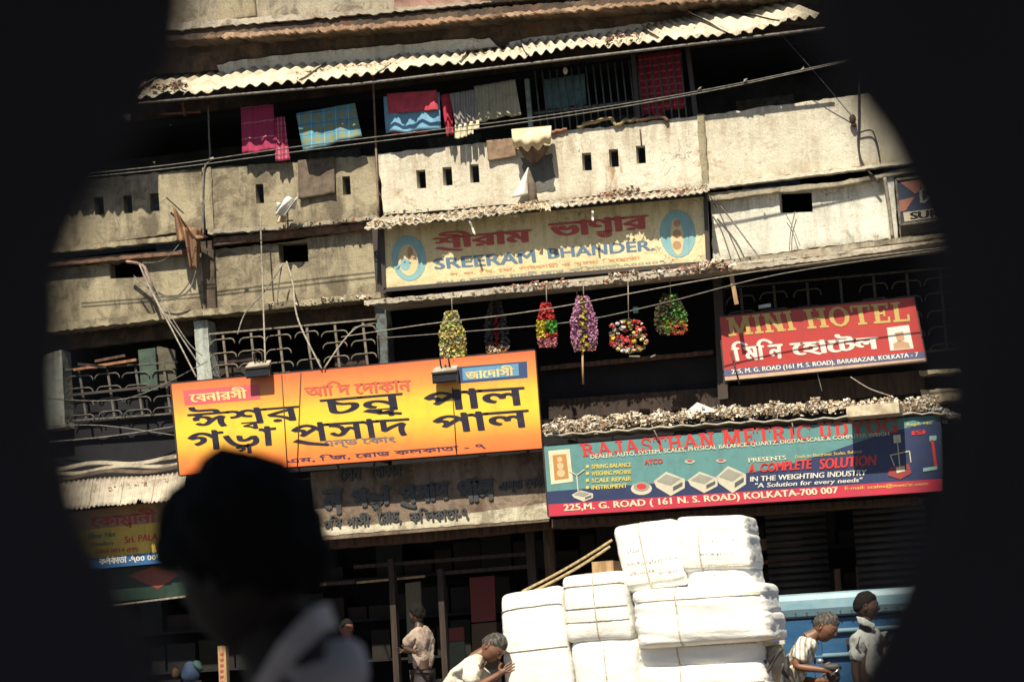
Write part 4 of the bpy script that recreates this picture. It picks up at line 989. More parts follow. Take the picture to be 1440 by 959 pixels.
# white cloth bundle on a bracket
o = thing('cloth_bundle', 'crumpled white cloth bundle on a thin bracket below the brown mat', 'bundle', at(402, 322, -.2))
m = MB(); m.grid(lambda u, v: at(389+u*(29-6*v)+(-2+4*u)*v, 284-u*9+v*(22-u*3)+3*math.sin(u*9+v*4), -.26-.09*math.sin(math.pi*u)*math.sin(math.pi*(.2+.7*v))-.03*math.sin(u*11+v*8)), 16, 14, thick=(0, .03, 0)); part('white_cloth', m, G('cloth_white', mat_simple, (.78, .77, .74), (.6, .57, .5), 7), o)
m = MB(); m.grid(lambda u, v: at(391+u*14-v*2, 304+v*(10-4*u), -.24-.04*math.sin(u*8)), 8, 5, thick=(0, .02, 0)); part('hanging_end', m, G('canvas_cream', mat_simple, (.74, .62, .42), (.52, .40, .24), 7), o)
m = MB(); m.tube([at(404, 296, -.2), at(405, 322, -.10)], .012, 6); m.tube([at(396, 312, -.2), at(412, 310, -.2)], .010, 5); part('bracket', m, CABLE, o)
# rolled brown/yellow rope bundle on the parapet top at the right of the bars
for pts, c, nm in (([(775, 186), (790, 184), (800, 180)], (.35, .16, .1), 'reddish'), ([(812, 180), (830, 172), (860, 167), (866, 178), (880, 170), (905, 167)], (.42, .32, .16), 'yellowish'), ([(888, 170), (915, 165), (935, 166), (940, 172)], (.20, .11, .07), 'dark brown')):
    m = MB(); pp = [at(x, y, -.05) for x, y in pts]
    m.tube([a.lerp(b, t)+Vector((0, 0, random.uniform(-.012, .012))) for a, b in zip(pp, pp[1:]) for t in (0, .25, .5, .75)], .022, 7)
    put('cloth_roll', m, G('roll_'+nm.replace(' ', '_'), mat_simple, c), None, 'thin %s cloth roll lying on the parapet top by the thin bars' % nm, 'cloth roll')
m = MB(); m.ball(at(795, 100, -.1), (.03, .03, .045)); o = put('light_bulb', m, G('bulb_white', mat_simple, (.7, .68, .6), (.5, .45, .4), 3, .2), None, 'small pale bulb hanging under the awning before the bars', 'bulb')
m = MB(); m.tube([at(795, 96, -.1), at(794, 78, -.1)], .005, 5); put('cord', m, CABLK, o)
m = MB(); m.tube([at(1067, 432, -.2), at(1084, 429, -.2)], .022, 8); 
put('tube_lamp', m, G('tube_glass', mat_simple, (.70, .85, .88), (.6, .75, .8), 3, .2), None, 'short pale tube lamp catching light above the hotel sign', 'lamp')

# ================================================================== CABLES
def cable(pts, label, r=.007, mat=CABLE, cat='cable', name='cable', group=None):
    P = [at(*p) for p in pts]; Q = []
    for i in range(len(P)-1):
        p0, p1, p2, p3 = P[max(i-1, 0)], P[i], P[i+1], P[min(i+2, len(P)-1)]
        for k in range(6):
            t = k/6; Q.append(.5*((2*p1)+(p2-p0)*t+(2*p0-5*p1+4*p2-p3)*t*t+(3*p1-p0-3*p2+p3)*t**3))
    Q.append(P[-1]); m = MB(); m.tube(Q, r, 6); return put(name, m, mat, None, label, cat, group)
cable([(60, 250, -.9), (240, 232, -.9), (430, 205, -.9), (740, 167, -.9), (985, 128, -.9), (1205, 82, -.9), (1400, 40, -.9)], 'upper one of the twin cables strung across the top veranda', .006, CABLE)
cable([(60, 255, -.9), (240, 237, -.9), (430, 212, -.9), (740, 172, -.9), (985, 131, -.9), (1205, 84, -.9), (1400, 44, -.9)], 'lower one of the twin cables strung across the top veranda', .006, CABLE)
for x, y in ((216, 230), (1049, 114), (1128, 97), (985, 126), (298, 224)):
    m = MB(); m.chip(at(x, y, -.91), .03, 0, .8); put('cable_tie', m, CABLW, None, 'pale tie on the twin veranda cables near %s' % {216: 'their left end', 1049: 'the middle of the white parapet', 1128: 'their right end', 985: 'the right end of the bars', 298: 'the left thin pole'}[x], 'cable tie')
cable([(480, 474, -1.12), (600, 456, -1.12), (760, 436, -1.12), (1000, 392, -1.12), (1180, 366, -1.12), (1400, 340, -1.12)], 'long cable sagging in front of the garlands', .006, CABLW)
cable([(530, 476, -.9), (660, 466, -.9), (810, 452, -.9), (930, 427, -.9), (1100, 385, -.9), (1350, 348, -.9)], 'dim cable running behind the garlands to the hotel sign', .006, CABLE)
cable([(1098, 48, -.36), (1150, 107, -.22), (1198, 164, -.06)], 'single wire slanting from the corrugated awning to the right parapet', .005, CABLK)
cable([(1208, 100, -.03), (1208, 168, -.05), (1207, 205, -.05), (1214, 232, -.06), (1236, 256, -.08)], 'dark conduit running down the right end of the white parapet', .013, CABLK)
cable([(1208, 187, -.05), (1226, 184, -.06), (1234, 205, -.05), (1238, 228, -.05)], 'short bent wire beside the dark conduit', .009, CABLK)
m = MB(); m.ball(at(1199, 168, -.07), (.04, .03, .06)); m.ball(at(1201, 176, -.06), (.03, .03, .03)); put('insulator', m, WOODB, None, 'dark brown insulator where the slanting wire meets the conduit', 'insulator')
cable([(1244, 250, -.06), (1250, 290, -.06), (1255, 334, -.06)], 'pale pipe down the plaster pier beside the navy sign', .022, CABLW, 'pipe', 'drain_pipe')
cable([(293, 148, -.06), (294, 190, -.06), (295, 224, -.06), (287, 240, -.06), (285, 300, -.06), (286, 330, -.06)], 'thin pale pole and pipe down the joint of the left parapets', .012, CABLE, 'pipe', 'drain_pipe')
cable([(524, 100, -.06), (528, 190, -.06), (532, 300, -.06)], 'thin rusty pipe between the cream and the white parapet', .013, G('rust_pipe', mat_simple, (.30, .22, .17), (.2, .1, .06), 10), 'pipe', 'drain_pipe')
cable([(900, 182, -.05), (902, 205, -.05)], 'short rusty drip pipe over the right slot of the white parapet', .009, WOODB, 'pipe', 'drain_pipe')
for k, pts in enumerate(([(196, 372, -.2), (213, 410, -.3), (240, 460, -.6), (276, 530, -.98)], [(200, 372, -.2), (222, 425, -.35), (252, 470, -.6), (280, 512, -.95)], [(204, 374, -.2), (226, 420, -.35), (262, 478, -.6), (284, 500, -.9)])):
    cable(pts, ('leftmost', 'middle', 'rightmost')[k]+' of three cables dropping from the left wall hole to the yellow sign', .010 if k < 2 else .007, (CABLW, CABLE, CABLE)[k])
cable([(178, 368, -.1), (200, 373, -.2), (208, 390, -.25), (222, 415, -.2)], 'thick pink brown cable end poking from the left wall hole', .018, G('cable_pinkish', mat_simple, (.36, .24, .20), (.2, .14, .12), 10))
cable([(188, 388, -.1), (205, 402, -.2), (222, 414, -.25), (245, 419, -.25), (266, 408, -.25), (276, 380, -.25)], 'looping cable below the left wall hole', .009, CABLE)
cable([(200, 370, -.1), (230, 366, -.2), (255, 340, -.2)], 'thin cable rising from the left wall hole to the brown rag', .006, CABLE)
cable([(366, 300, -.2), (370, 420, -.4), (373, 508, -1.1)], 'straight pale pole running down to the left floodlight', .010, CABLW, 'pole', 'pole')
cable([(403, 368, -.1), (412, 400, -.3), (415, 432, -.5), (424, 462, -.8), (452, 518, -1.03)], 'thick pale cable curving from the middle wall hole to the yellow sign', .011, CABLW)
cable([(398, 372, -.1), (370, 412, -.3), (345, 440, -.5), (334, 470, -.7)], 'cable slanting left below the middle wall hole', .009, CABLE)
cable([(396, 376, -.1), (392, 400, -.12), (390, 424, -.14)], 'short thin cable hanging from the middle wall hole', .008, CABLE)
cable([(456, 518, -1.03), (478, 486, -.8), (500, 462, -.6), (520, 456, -.3), (528, 455, -.1)], 'rope like cable rising from the yellow sign to the dark pier', .010, CABLW)
cable([(60, 560, -.3), (180, 560, -.3), (292, 508, -.3)], 'thin cable across the left grille', .006, CABLE)
cable([(50, 600, -.5), (140, 598, -.5), (246, 612, -.5)], 'thin dim cable below the left grille', .006, CABLE)
cable([(60, 622, -.5), (150, 614, -.5), (244, 600, -.5)], 'second dim cable crossing below the left grille', .008, CABLE)
cable([(998, 275, -.10), (1012, 300, -.1), (1030, 340, -.3), (1044, 372, -.6)], 'left one of two wires slanting over the white wall', .007, CABLK)
cable([(1004, 278, -.10), (1035, 318, -.1), (1055, 345, -.3), (1074, 370, -.6)], 'right one of two wires slanting over the white wall', .009, CABLE)
cable([(1118, 298, -.0), (1112, 325, .0), (1110, 352, -.1)], 'thin wire hanging below the right wall hole', .006, CABLE)
cable([(1105, 302, -.0), (1114, 318, .0), (1125, 345, -.1)], 'second thin wire hanging below the right wall hole', .005, CABLE)
cable([(1196, 530, -.4), (1222, 546, -.4), (1250, 556, -.4)], 'pale cord under the right end of the hotel sign', .007, CABLW)
cable([(1148, 520, -.3), (1156, 550, -.3)], 'thin dark wire under the hotel sign', .005, CABLE)
cable([(810, 400, -.5), (812, 420, -.4)], 'short cord holding the pink garland', .006, CABLW, 'cord', 'cord')
m = MB(); m.beam(at(1028, 384, -.70), at(1036, 428, -.70), .045, .02, up=Vector((0, 1, 0))); put('plank_offcut', m, WOODP, None, 'narrow pale plank hanging from the ledge above the hotel sign', 'plank')
m = MB(); m.grid(lambda u, v: at(832+u*3, 296+v*14+u, -.40-.02*math.sin(v*8)), 2, 6, thick=(0, .01, 0)); m.grid(lambda u, v: at(658+u*3+v*8, 308+v*22, -.40-.02*math.sin(v*8)), 2, 6, thick=(0, .01, 0)); put('paper_scrap', m, RUB[1], None, 'torn white scraps dangling over the red letters of the cream sign', 'scrap')

# ================================================================== GARLANDS
GC = {k: G('petal_'+k, mat_simple, c, tuple(x*.55 for x in c), 30, .7) for k, c in dict(cream=(.70, .62, .24), yellow=(.72, .60, .06), green=(.12, .42, .05), blue=(.10, .28, .40), orange=(.65, .30, .06), pink=(.62, .30, .48), purple=(.10, .04, .14), red=(.62, .05, .05), white=(.75, .72, .64), dark=(.04, .035, .03), silver=(.16, .15, .15), olive=(.13, .11, .05), rose=(.60, .22, .24)).items()}
def garland(label, cx, y0, y1, hw, n, colf, Y=-.94, size=.012, loop=True, round_=False, tail=None, parent_name='garland'):
    o = thing('garland', label, 'garland', at(cx, y1, Y), 'garlands hanging under the ledge'); keys = list(GC); mb = MB()
    for _ in range(n):
        t = random.random(); s_ = random.uniform(-1, 1)
        if round_: prof = math.sqrt(max(0, 1-(2*t-1)**2))*(1+.15*math.sin(t*9))
        else: prof = (.42+.58*min(1, t*2.3)) * (1 if t < .85 else 1-.25*(t-.85)/.15)
        x = cx+hw*prof*s_+(t-.5)*3; y = y0+(y1-y0)*t; dy = -.16*0
        p = at(x, y, Y+random.uniform(-1, 1)*.06*math.sqrt(max(0, 1-s_*s_)))
        k = colf(t, s_)
        r_ = size*random.uniform(.7, 1.15)
        if round_: mb.ball(p, (r_, r_*.8, r_*.75), keys.index(k), 7, 5); mb.petal(p+Vector((0, -r_*.6, 0)), r_*.9, keys.index(k))
        else: mb.petal(p, r_*1.5, keys.index(k))
    part('flowers', mb, [GC[k] for k in keys], o)
    m = MB(); m.tube([at(cx-1, 402-(cx-760)*.09, Y), at(cx, y0+4, Y)], .006, 5); part('string', m, CABLW, o)
    if tail:
        m = MB(); m.tube([at(cx-2, y1-4, Y), at(cx-1, tail, Y)], .013, 6); part('stick', m, WOODP, o)
    return o
rc_ = random.choice
garland('pale yellow teardrop garland flecked with blue and green, left of the silver one', 636, 438, 507, 18, 1300, lambda t, s: 'cream' if random.random() < .68 else rc_(['green', 'blue', 'orange', 'yellow', 'white']))
garland('dim silver garland with a red centre, second from the left', 698, 424, 500, 17, 800, lambda t, s: ('red' if abs(s) < .16 and .3 < t < .8 else 'silver' if abs(s) > .35 else 'dark') if t < .82 else rc_(['silver', 'white', 'orange']), Y=-.35)
garland('small garland of red, yellow and green patches', 769, 427, 488, 14, 900, lambda t, s: 'red' if t < .38 else ('rose' if t > .78 else ('yellow' if s < -.1 else ('green' if t < .68 else 'red'))))
garland('pink garland with a yellow and purple checkered middle and a trailing stick', 821, 417, 493, 18, 1900, lambda t, s: (('yellow' if int(t*13) % 2 == (s > 0) else 'purple') if abs(s) < .32 else ('pink' if t < .86 else rc_(['pink', 'rose', 'olive']))), tail=540)
garland('round garland of red, white and yellow flower balls', 884, 450, 495, 28, 150, lambda t, s: rc_(['red', 'red', 'white', 'yellow', 'rose', 'dark', 'dark', 'cream']), size=.026, round_=True)
garland('olive and green garland with a red tip at the right end', 943, 414, 470, 22, 1200, lambda t, s: 'olive' if s < -.45 or t < .3 and s < .2 else ('red' if t > .7 and s > -.1 and random.random() < .6 else rc_(['green', 'green', 'olive', 'yellow'] if t > .6 else ['green', 'olive', 'dark'])), Y=-.60)
m = MB(); m.box(at(890, 432, -.25), at(898, 440, -.22)); put('paper_tag', m, G('tag_teal', mat_simple, (.25, .60, .60)), None, 'tiny turquoise tag above the round garland', 'tag')
m = MB(); m.beam(at(885, 501, -.3), at(900, 501, -.3), .03, .012); m.beam(at(915, 502, -.3), at(922, 499, -.3), .02, .012); put('wire_end', m, CABLW, None, 'pale wire ends below the round garland', 'wire')

# ================================================================== BALES ON THE HANDCART
s = NB('bale_wrap'); n1 = s.noise(2.4, 6, (1, 1, 3.2), .6, .8); n2 = s.noise(9, 8, (1, 1, 2), .7, .6); n3 = s.noise(34, 4)
c = s.mix(s.ramp(n2, .52, .70, 0, .35), (.86, .85, .81), (.70, .64, .52)); c = s.mix(s.ramp(s.noise(3, 9, rough=.75), .62, .74, 0, .4), c, (.55, .45, .32))
BALE = s.done(c, .6, s.math('ADD', s.math('MULTIPLY', n1, 1.3), s.math('ADD', s.math('MULTIPLY', n2, .5), s.math('MULTIPLY', n3, .08))), .35, .03)
ROPE = G('rope_jute', mat_simple, (.50, .38, .20), (.28, .20, .10), 40); ROPEP = G('rope_pale', mat_simple, (.62, .58, .48), (.4, .34, .26), 40)
MARK = {'red': G('mark_red', mat_simple, (.55, .34, .28), (.68, .58, .50), 30), 'grey': G('mark_grey', mat_simple, (.42, .38, .30), (.62, .58, .50), 30)}
def bale(q, Y, dep, label, seed, vr=(.5,), hr=(), bulge=.10, pn=10, marks=None):
    q = [(q[0][0]-1.5, q[0][1]-2), (q[1][0]+1.5, q[1][1]-2), (q[2][0]+2, q[2][1]+2.5), (q[3][0]-2, q[3][1]+2.5)]
    f = quadmap(q); o = thing('cloth_bale', label, 'bale', at((q[2][0]+q[3][0])/2, (q[2][1]+q[3][1])/2, Y+dep/2), 'white bales stacked on the handcart')
    TL_, TR_, BR_, BL_ = [at(p[0], p[1], Y) for p in q]; rnd = random.Random(seed)
    sz = max((TR_-TL_).length, .01), max((TL_-BL_).length, .01)
    def W(x, y, z, pinch=True, out=0.):                  # cube coordinates -1..1
        m_ = max(abs(x), abs(y), abs(z), 1e-6); l = (abs(x)**pn+abs(y)**pn+abs(z)**pn)**(1/pn); k = m_/l
        x, y, z = x*k, y*k, z*k
        b = bulge*(1-x*x)*(1-z*z)
        pz = sum(math.exp(-((z-h_*2+1)/.05)**2) for h_ in hr)*.014 + sum(math.exp(-((x-v_*2+1)/.035)**2) for v_ in vr)*.012
        nn = noise.noise(Vector((x*2.2+seed, y*2.2, z*3.3)))*.016+noise.noise(Vector((x*6+seed, y*6, z*9)))*.007
        sc = 1+nn-(pz if pinch else pz*.5)+out
        u = .5+.5*x*sc*(1+.008*math.sin(z*5+seed)); v = .5+.5*z*sc*(1-.0*b)
        px, py = f(u, v); p = at(px, py, Y)
        d_ = .5+.5*y*sc - (b if y < 0 else -b)*.5
        return p+Vector((0, dep*d_, 0))
    m = MB(); N = 22; ND = 8
    for ax, sg in ((1, -1), (1, 1), (0, -1), (0, 1), (2, -1), (2, 1)):
        def g(u, v, ax=ax, sg=sg):
            a, b = u*2-1, v*2-1
            c = [0, 0, 0]; c[ax] = sg; o_ = [i for i in (0, 1, 2) if i != ax]; c[o_[0]], c[o_[1]] = a, b
            return W(*c)
        fl = (ax == 1) == (sg < 0)
        m.grid(g, N, N if ax == 1 else (N if ax == 0 else ND*2), thick=None)
        if not ((ax == 1 and sg < 0) or (ax == 0 and sg > 0) or (ax == 2 and sg > 0)):
            nf = (N*(N if ax == 1 else (N if ax == 0 else ND*2)))
            for k in range(len(m.f)-nf, len(m.f)): m.f[k] = m.f[k][::-1]
    part('wrap', m, BALE, o)
    for v_ in vr:
        m = MB(); x = v_*2-1; P = [W(x, -1, z, False, .012) for z in [k/10-1 for k in range(21)]]+[W(x, y, 1, False, .012) for y in (-.6, 0, .6, 1)]
        m.tube(P, .006, 5); part('binding_rope', m, ROPEP, o)
    for h_ in hr:
        m = MB(); z = h_*2-1; P = [W(x, -1, z, False, .010) for x in [k/10-1 for k in range(21)]]
        m.tube(P, .005, 5); part('binding_rope', m, ROPEP, o)
    if marks:
        col, rows = marks; m = MB()
        for (v0, u0, u1, h_) in rows:
            u = u0
            while u < u1:
                w_ = rnd.uniform(.01, .03)
                for _ in range(1):
                    a = W(2*u-1, -1, 2*v0-1, True, .014); b = W(2*(u+rnd.uniform(-.01, w_))-1, -1, 2*(v0+rnd.uniform(-h_, h_))-1, True, .014)
                    m.beam(a, b, .007, .003, up=Vector((0, 1, 0)))
                u += w_+rnd.uniform(.01, .03)
        part('faded_marking', m, MARK[col], o, kind='stuff')
    return o
YC = -8.0
bale([(860, 742), (947, 729), (966, 820), (882, 833)], YC, .62, 'tilted square bale with faint red markings at the top left of the pile', 1, (.42,), (.12,), marks=('red', ((.42, .15, .9, .03), (.28, .15, .55, .03), (.25, .6, .9, .03), (.6, .2, .4, .03))))
bale([(951, 728), (1046, 725), (1050, 754), (953, 757)], YC+.05, .6, 'thin topmost bale at the top right of the pile', 2, (), (), pn=9)
bale([(953, 752), (1050, 749), (1057, 798), (960, 803)], YC, .6, 'bale with grey scribbled markings, second from the top right', 3, (.3,), (.12,), marks=('grey', ((.78, .2, .8, .03), (.45, .3, .75, .03), (.16, .35, .75, .03))))
bale([(960, 798), (1056, 795), (1061, 826), (965, 830)], YC+.02, .6, 'thin bale squeezed under the grey scribbled bale', 4, (), (), pn=5, marks=('grey', ((.6, .3, .7, .06),)))
bale([(886, 832), (1070, 818), (1078, 862), (892, 872)], YC-.10, .8, 'long bale with a stitched seam, upper of the two wide soft ones', 5, (.34,), (.62,), pn=9)
bale([(889, 867), (1078, 858), (1085, 897), (896, 911)], YC-.14, .85, 'long swollen bale with a shaded underside, lower of the two wide soft ones', 6, (.34,), (), pn=9)
bale([(894, 905), (1066, 896), (1072, 934), (900, 944)], YC, .8, 'wrinkled yellowish bale under the two wide soft bales', 7, (.34,), (.8,), pn=10)
bale([(896, 938), (1074, 928), (1082, 985), (902, 992)], YC-.03, .8, 'wrinkled bale at the bottom right edge of the picture', 8, (.34,), (.5,), pn=10)
bale([(703, 838), (787, 824), (808, 990), (712, 998)], YC, .6, 'tall plain bale at the left corner of the pile', 9, (), (.86, .5), pn=12)
bale([(790, 812), (875, 803), (889, 896), (797, 902)], YC-.06, .62, 'upright bale with creased bands beside the tilted one', 10, (.5,), (.83, .5, .3), pn=12)
bale([(798, 898), (893, 893), (903, 990), (812, 994)], YC-.05, .62, 'plain bale in the middle of the pile, under the creased upright one', 12, (.52,), (.25,), pn=6)
o = thing('wooden_crate', 'pale wooden crate half hidden behind the upright bales', 'crate', at(840, 830, YC+.75))
for (x0, y0, x1, y1, Y) in ((832, 790, 862, 815, 0), (822, 806, 874, 813, -.03), (800, 812, 880, 850, 0)):
    m = slab(rc(x0, y0, x1, y1), YC+.72+Y, .3 if Y == 0 else .03); part('board', m, WOODP, o)
for k, (a, b) in enumerate((((735, 831), (861, 759)), ((752, 830), (858, 768)))):
    m = MB(); P = [at(a[0]+(b[0]-a[0])*t, a[1]+(b[1]-a[1])*t+3*math.sin(t*3.14), YC+.2+.1*t) for t in [i/10 for i in range(11)]]
    m.tube([at(a[0]-3, a[1]+8, YC+.1)]+P, .010, 6); put('rope', m, ROPE, None, ('upper' if k == 0 else 'lower')+' yellow rope stretched between the tilted bale and the left corner bale', 'rope', 'ropes over the bales')
# the handcart below (deck, shafts, spoked wheels)
a, b = at(712, 996, YC), at(1084, 988, YC); zd = min(a.z, b.z)-.02
HC = thing('handcart', 'wooden handcart that carries the white bales', 'handcart', ((a.x+b.x)/2, YC+.35, 0))
for k in range(6):
    m = MB(); y = YC-.12+k*.155; m.beam((a.x-.25, y, zd-.03), (b.x+.35, y, zd-.03), .14, .045); part('plank', m, WOODP, HC)
m = MB(); 
for x in (a.x, (a.x+b.x)/2, b.x): m.beam((x, YC-.2, zd-.09), (x, YC+.8, zd-.09), .09, .07)
part('crosspiece', m, WOODB, HC)
xm = (a.x+b.x)/2
m = MB(); m.tube([(xm, YC-.35, .55), (xm, YC+.95, .55)], .03, 8); m.box((xm-.05, YC, .55), (xm+.05, YC+.6, zd-.1)); part('axle', m, IRONK, HC)
for y in (YC-.33, YC+.93):
    m = MB(); m.tube([(xm+.53*math.cos(t), y, .55+.53*math.sin(t)) for t in [i*math.pi/16 for i in range(33)]], .025, 6, cap=False)
    for i in range(10): t = i*math.pi/5; m.tube([(xm, y, .55), (xm+.52*math.cos(t), y, .55+.52*math.sin(t))], .014, 5)
    m.ball((xm, y, .55), .07); part('wheel', m, WOODB, HC)
for y in (YC+.0, YC+.6):
    m = MB(); m.tube([(b.x+.2, y, zd-.08), (b.x+1.1, y, zd+.05)], .03, 7); part('shaft', m, WOODP, HC)
# pale sacking beside the pile with dark ropes over it
m = MB(); m.grid(lambda u, v: at(1062+u*38+4*math.sin(v*8), 904+v*90, YC+.3-.12*math.sin(u*3.14)-.03*math.sin(v*14+u*9)), 12, 14, thick=(0, .03, 0))
put('sacking', m, G('sack_grey', mat_simple, (.42, .38, .30), (.22, .19, .15), 10), None, 'grey sacking hanging between the bales and the bent man', 'sacking')
for a, b, nm in (((1068, 958), (1100, 912), 'rising to the right'), ((1066, 942), (1078, 930), 'short and knotted'), ((1098, 938), (1116, 962), 'falling to the right')):
    m = MB(); P = [at(a[0]+(b[0]-a[0])*t, a[1]+(b[1]-a[1])*t+2*math.sin(t*6), YC+.05 if nm[0] != 'f' else YC+.6) for t in [i/8 for i in range(9)]]
    m.tube(P, .016, 6); put('strap', m, CABLK, None, 'dark pull rope %s beside the bent man' % nm, 'rope')
m = MB(); m.beam(at(1072, 906, YC+.2), at(1104, 902, YC+.2), .05, .03); put('wooden_pole', m, WHITEP, None, 'pale bar sticking out right of the pile over the sacking', 'bar')

# ================================================================== BLUE TRUCK
s = NB('truck_blue'); n = s.noise(5, 8, (1, 1, 2), .7); c = s.mix(s.ramp(n, .35, .65), (.02, .08, .19), (.035, .115, .23)); c = s.mix(s.ramp(s.noise(16, 7, rough=.7), .58, .68, 0, .7), c, (.10, .08, .07))
TBL = s.done(c, .38, n, .12, .01)
s = NB('truck_rail'); n = s.noise(6, 8, (1, 1, 2), .7); c = s.mix(s.ramp(n, .35, .65), (.16, .30, .38), (.25, .38, .43)); c = s.mix(s.ramp(s.noise(18, 7, rough=.7), .56, .68, 0, .6), c, (.30, .25, .2))
TRL = s.done(c, .35, n, .12, .01)
YT = -4.6; a = at(1040, 836, YT); b = at(1255, 836, YT); zt = at(1180, 831, YT).z; x0, x1 = a.x-.9, a.x+3.3
TK = thing('blue_truck', 'blue painted truck body with a pale blue top rail behind the bent man', 'truck', ((x0+x1)/2, YT+.9, 0))
m = MB(); prof = [(.02, -.215), (-.03, -.20), (-.055, -.14), (-.05, -.06), (-.02, -.015), (.03, 0), (.12, 0), (.12, -.215)]
P = [[(x, YT+p[0], zt+p[1]) for p in prof] for x in (x0, x1)]; n_ = len(prof)
m.add(P[0]+P[1], [(i, (i+1) % n_, (i+1) % n_+n_, i+n_) for i in range(n_)]+[tuple(range(n_))[::-1], tuple(range(n_, 2*n_))]); part('top_rail', m, TRL, TK)
m = MB(); m.box((x0, YT+.06, zt-.235), (x1, YT+.1, zt-.216)); part('rail_gap', m, IRONK, TK)
xw = at(1141, 880, YT).x; zw = at(1100, 900, YT).z
m = MB(); m.box((xw, YT+.02, .62), (x1, YT+.08, zt-.236)); part('side_panel', m, TBL, TK)
m = MB(); m.box((x0, YT+.02, .62), (xw-.005, YT+.08, zw)); part('side_panel', m, TBL, TK)
for py in (886, 920):
    z = at(1190, py, YT).z; m = MB(); m.tube([(xw+.0, YT+.0, z), (x1, YT+.0, z)], .022, 8); part('ridge', m, TRL, TK)
m = MB(); m.box((x0, YT+1.7, .62), (x1, YT+1.76, zt)); part('side_panel', m, TBL, TK)
m = MB(); m.box((x0, YT+.1, .56), (x1, YT+1.7, .62)); part('floor', m, WOODD, TK)
m = MB(); m.box((x0, YT+.3, .44), (x1+1.5, YT+.42, .56)); m.box((x0, YT+1.3, .44), (x1+1.5, YT+1.42, .56)); part('chassis', m, IRONK, TK)
cab = [(x1+.05, .62), (x1+.05, 2.05), (x1+.2, 2.2), (x1+1.1, 2.2), (x1+1.45, 1.45), (x1+1.6, 1.3), (x1+1.62, .62)]
m = slab(cab, YT+.02, 1.72, [[(x1+.35, 1.45), (x1+.35, 1.95), (x1+1.0, 1.95), (x1+1.2, 1.45)]], px=False); part('cab', m, TBL, TK)
m = MB(); m.box((x1+.36, YT+.2, 1.46), (x1+1.15, YT+1.5, 1.94)); part('cab_window', m, G('lamp_glass', mat_simple), TK)
for x in (x0+.8, x1+.8):
    for y in (YT+.02, YT+1.5):
        m = MB(); m.tube([(x+.36*math.cos(t), y+.1, .44+.36*math.sin(t)) for t in [i*math.pi/12 for i in range(25)]], .085, 8, cap=False)
        w = part('wheel', m, IRONK, TK); m = MB(); m.tube([(x, y+.03, .44), (x, y+.16, .44)], .28, 16); part('rim', m, WHITEP, w)

m = MB()
for k in range(40): m.ball((x0+.1+k*.1, YT-.052, zt-.175), .008, 0, 6, 4)
ob = part('rivets', m, IRONK, TK, kind='stuff')
for x in (xw+.02, xw+.95, xw+1.9, xw+2.8): m = MB(); m.box((x, YT-.02, .62), (x+.06, YT+.018, zt-.24)); part('side_post', m, TBL, TK)
m = MB(); m.box((xw+.3, YT-.03, at(1190, 903, YT).z-.02), (xw+.42, YT+.018, at(1190, 903, YT).z+.03)); part('latch', m, IRONK, TK)
# ================================================================== PEOPLE
def skinmesh(joints, edges, rad, sub=2):
    names = list(joints); me = bpy.data.meshes.new('sk'); me.from_pydata([joints[n] for n in names], [(names.index(a), names.index(b)) for a, b in edges], [])
    ob = bpy.data.objects.new('sk', me); COL.objects.link(ob); md = ob.modifiers.new('s', 'SKIN'); md.branch_smoothing = .3; md.use_smooth_shade = True
    sv = me.skin_vertices[0].data
    for i, n in enumerate(names):
        r = rad[n]; sv[i].radius = (r, r) if not isinstance(r, tuple) else r; sv[i].use_root = (i == 0)
    ss = ob.modifiers.new('u', 'SUBSURF'); ss.levels = sub; ss.render_levels = sub
    dg = bpy.context.evaluated_depsgraph_get(); ev = ob.evaluated_get(dg); m2 = ev.to_mesh()
    V = [v.co.copy() for v in m2.vertices]; F = [tuple(p.vertices) for p in m2.polygons]
    ev.to_mesh_clear(); bpy.data.objects.remove(ob); bpy.data.meshes.remove(me)
    return V, F
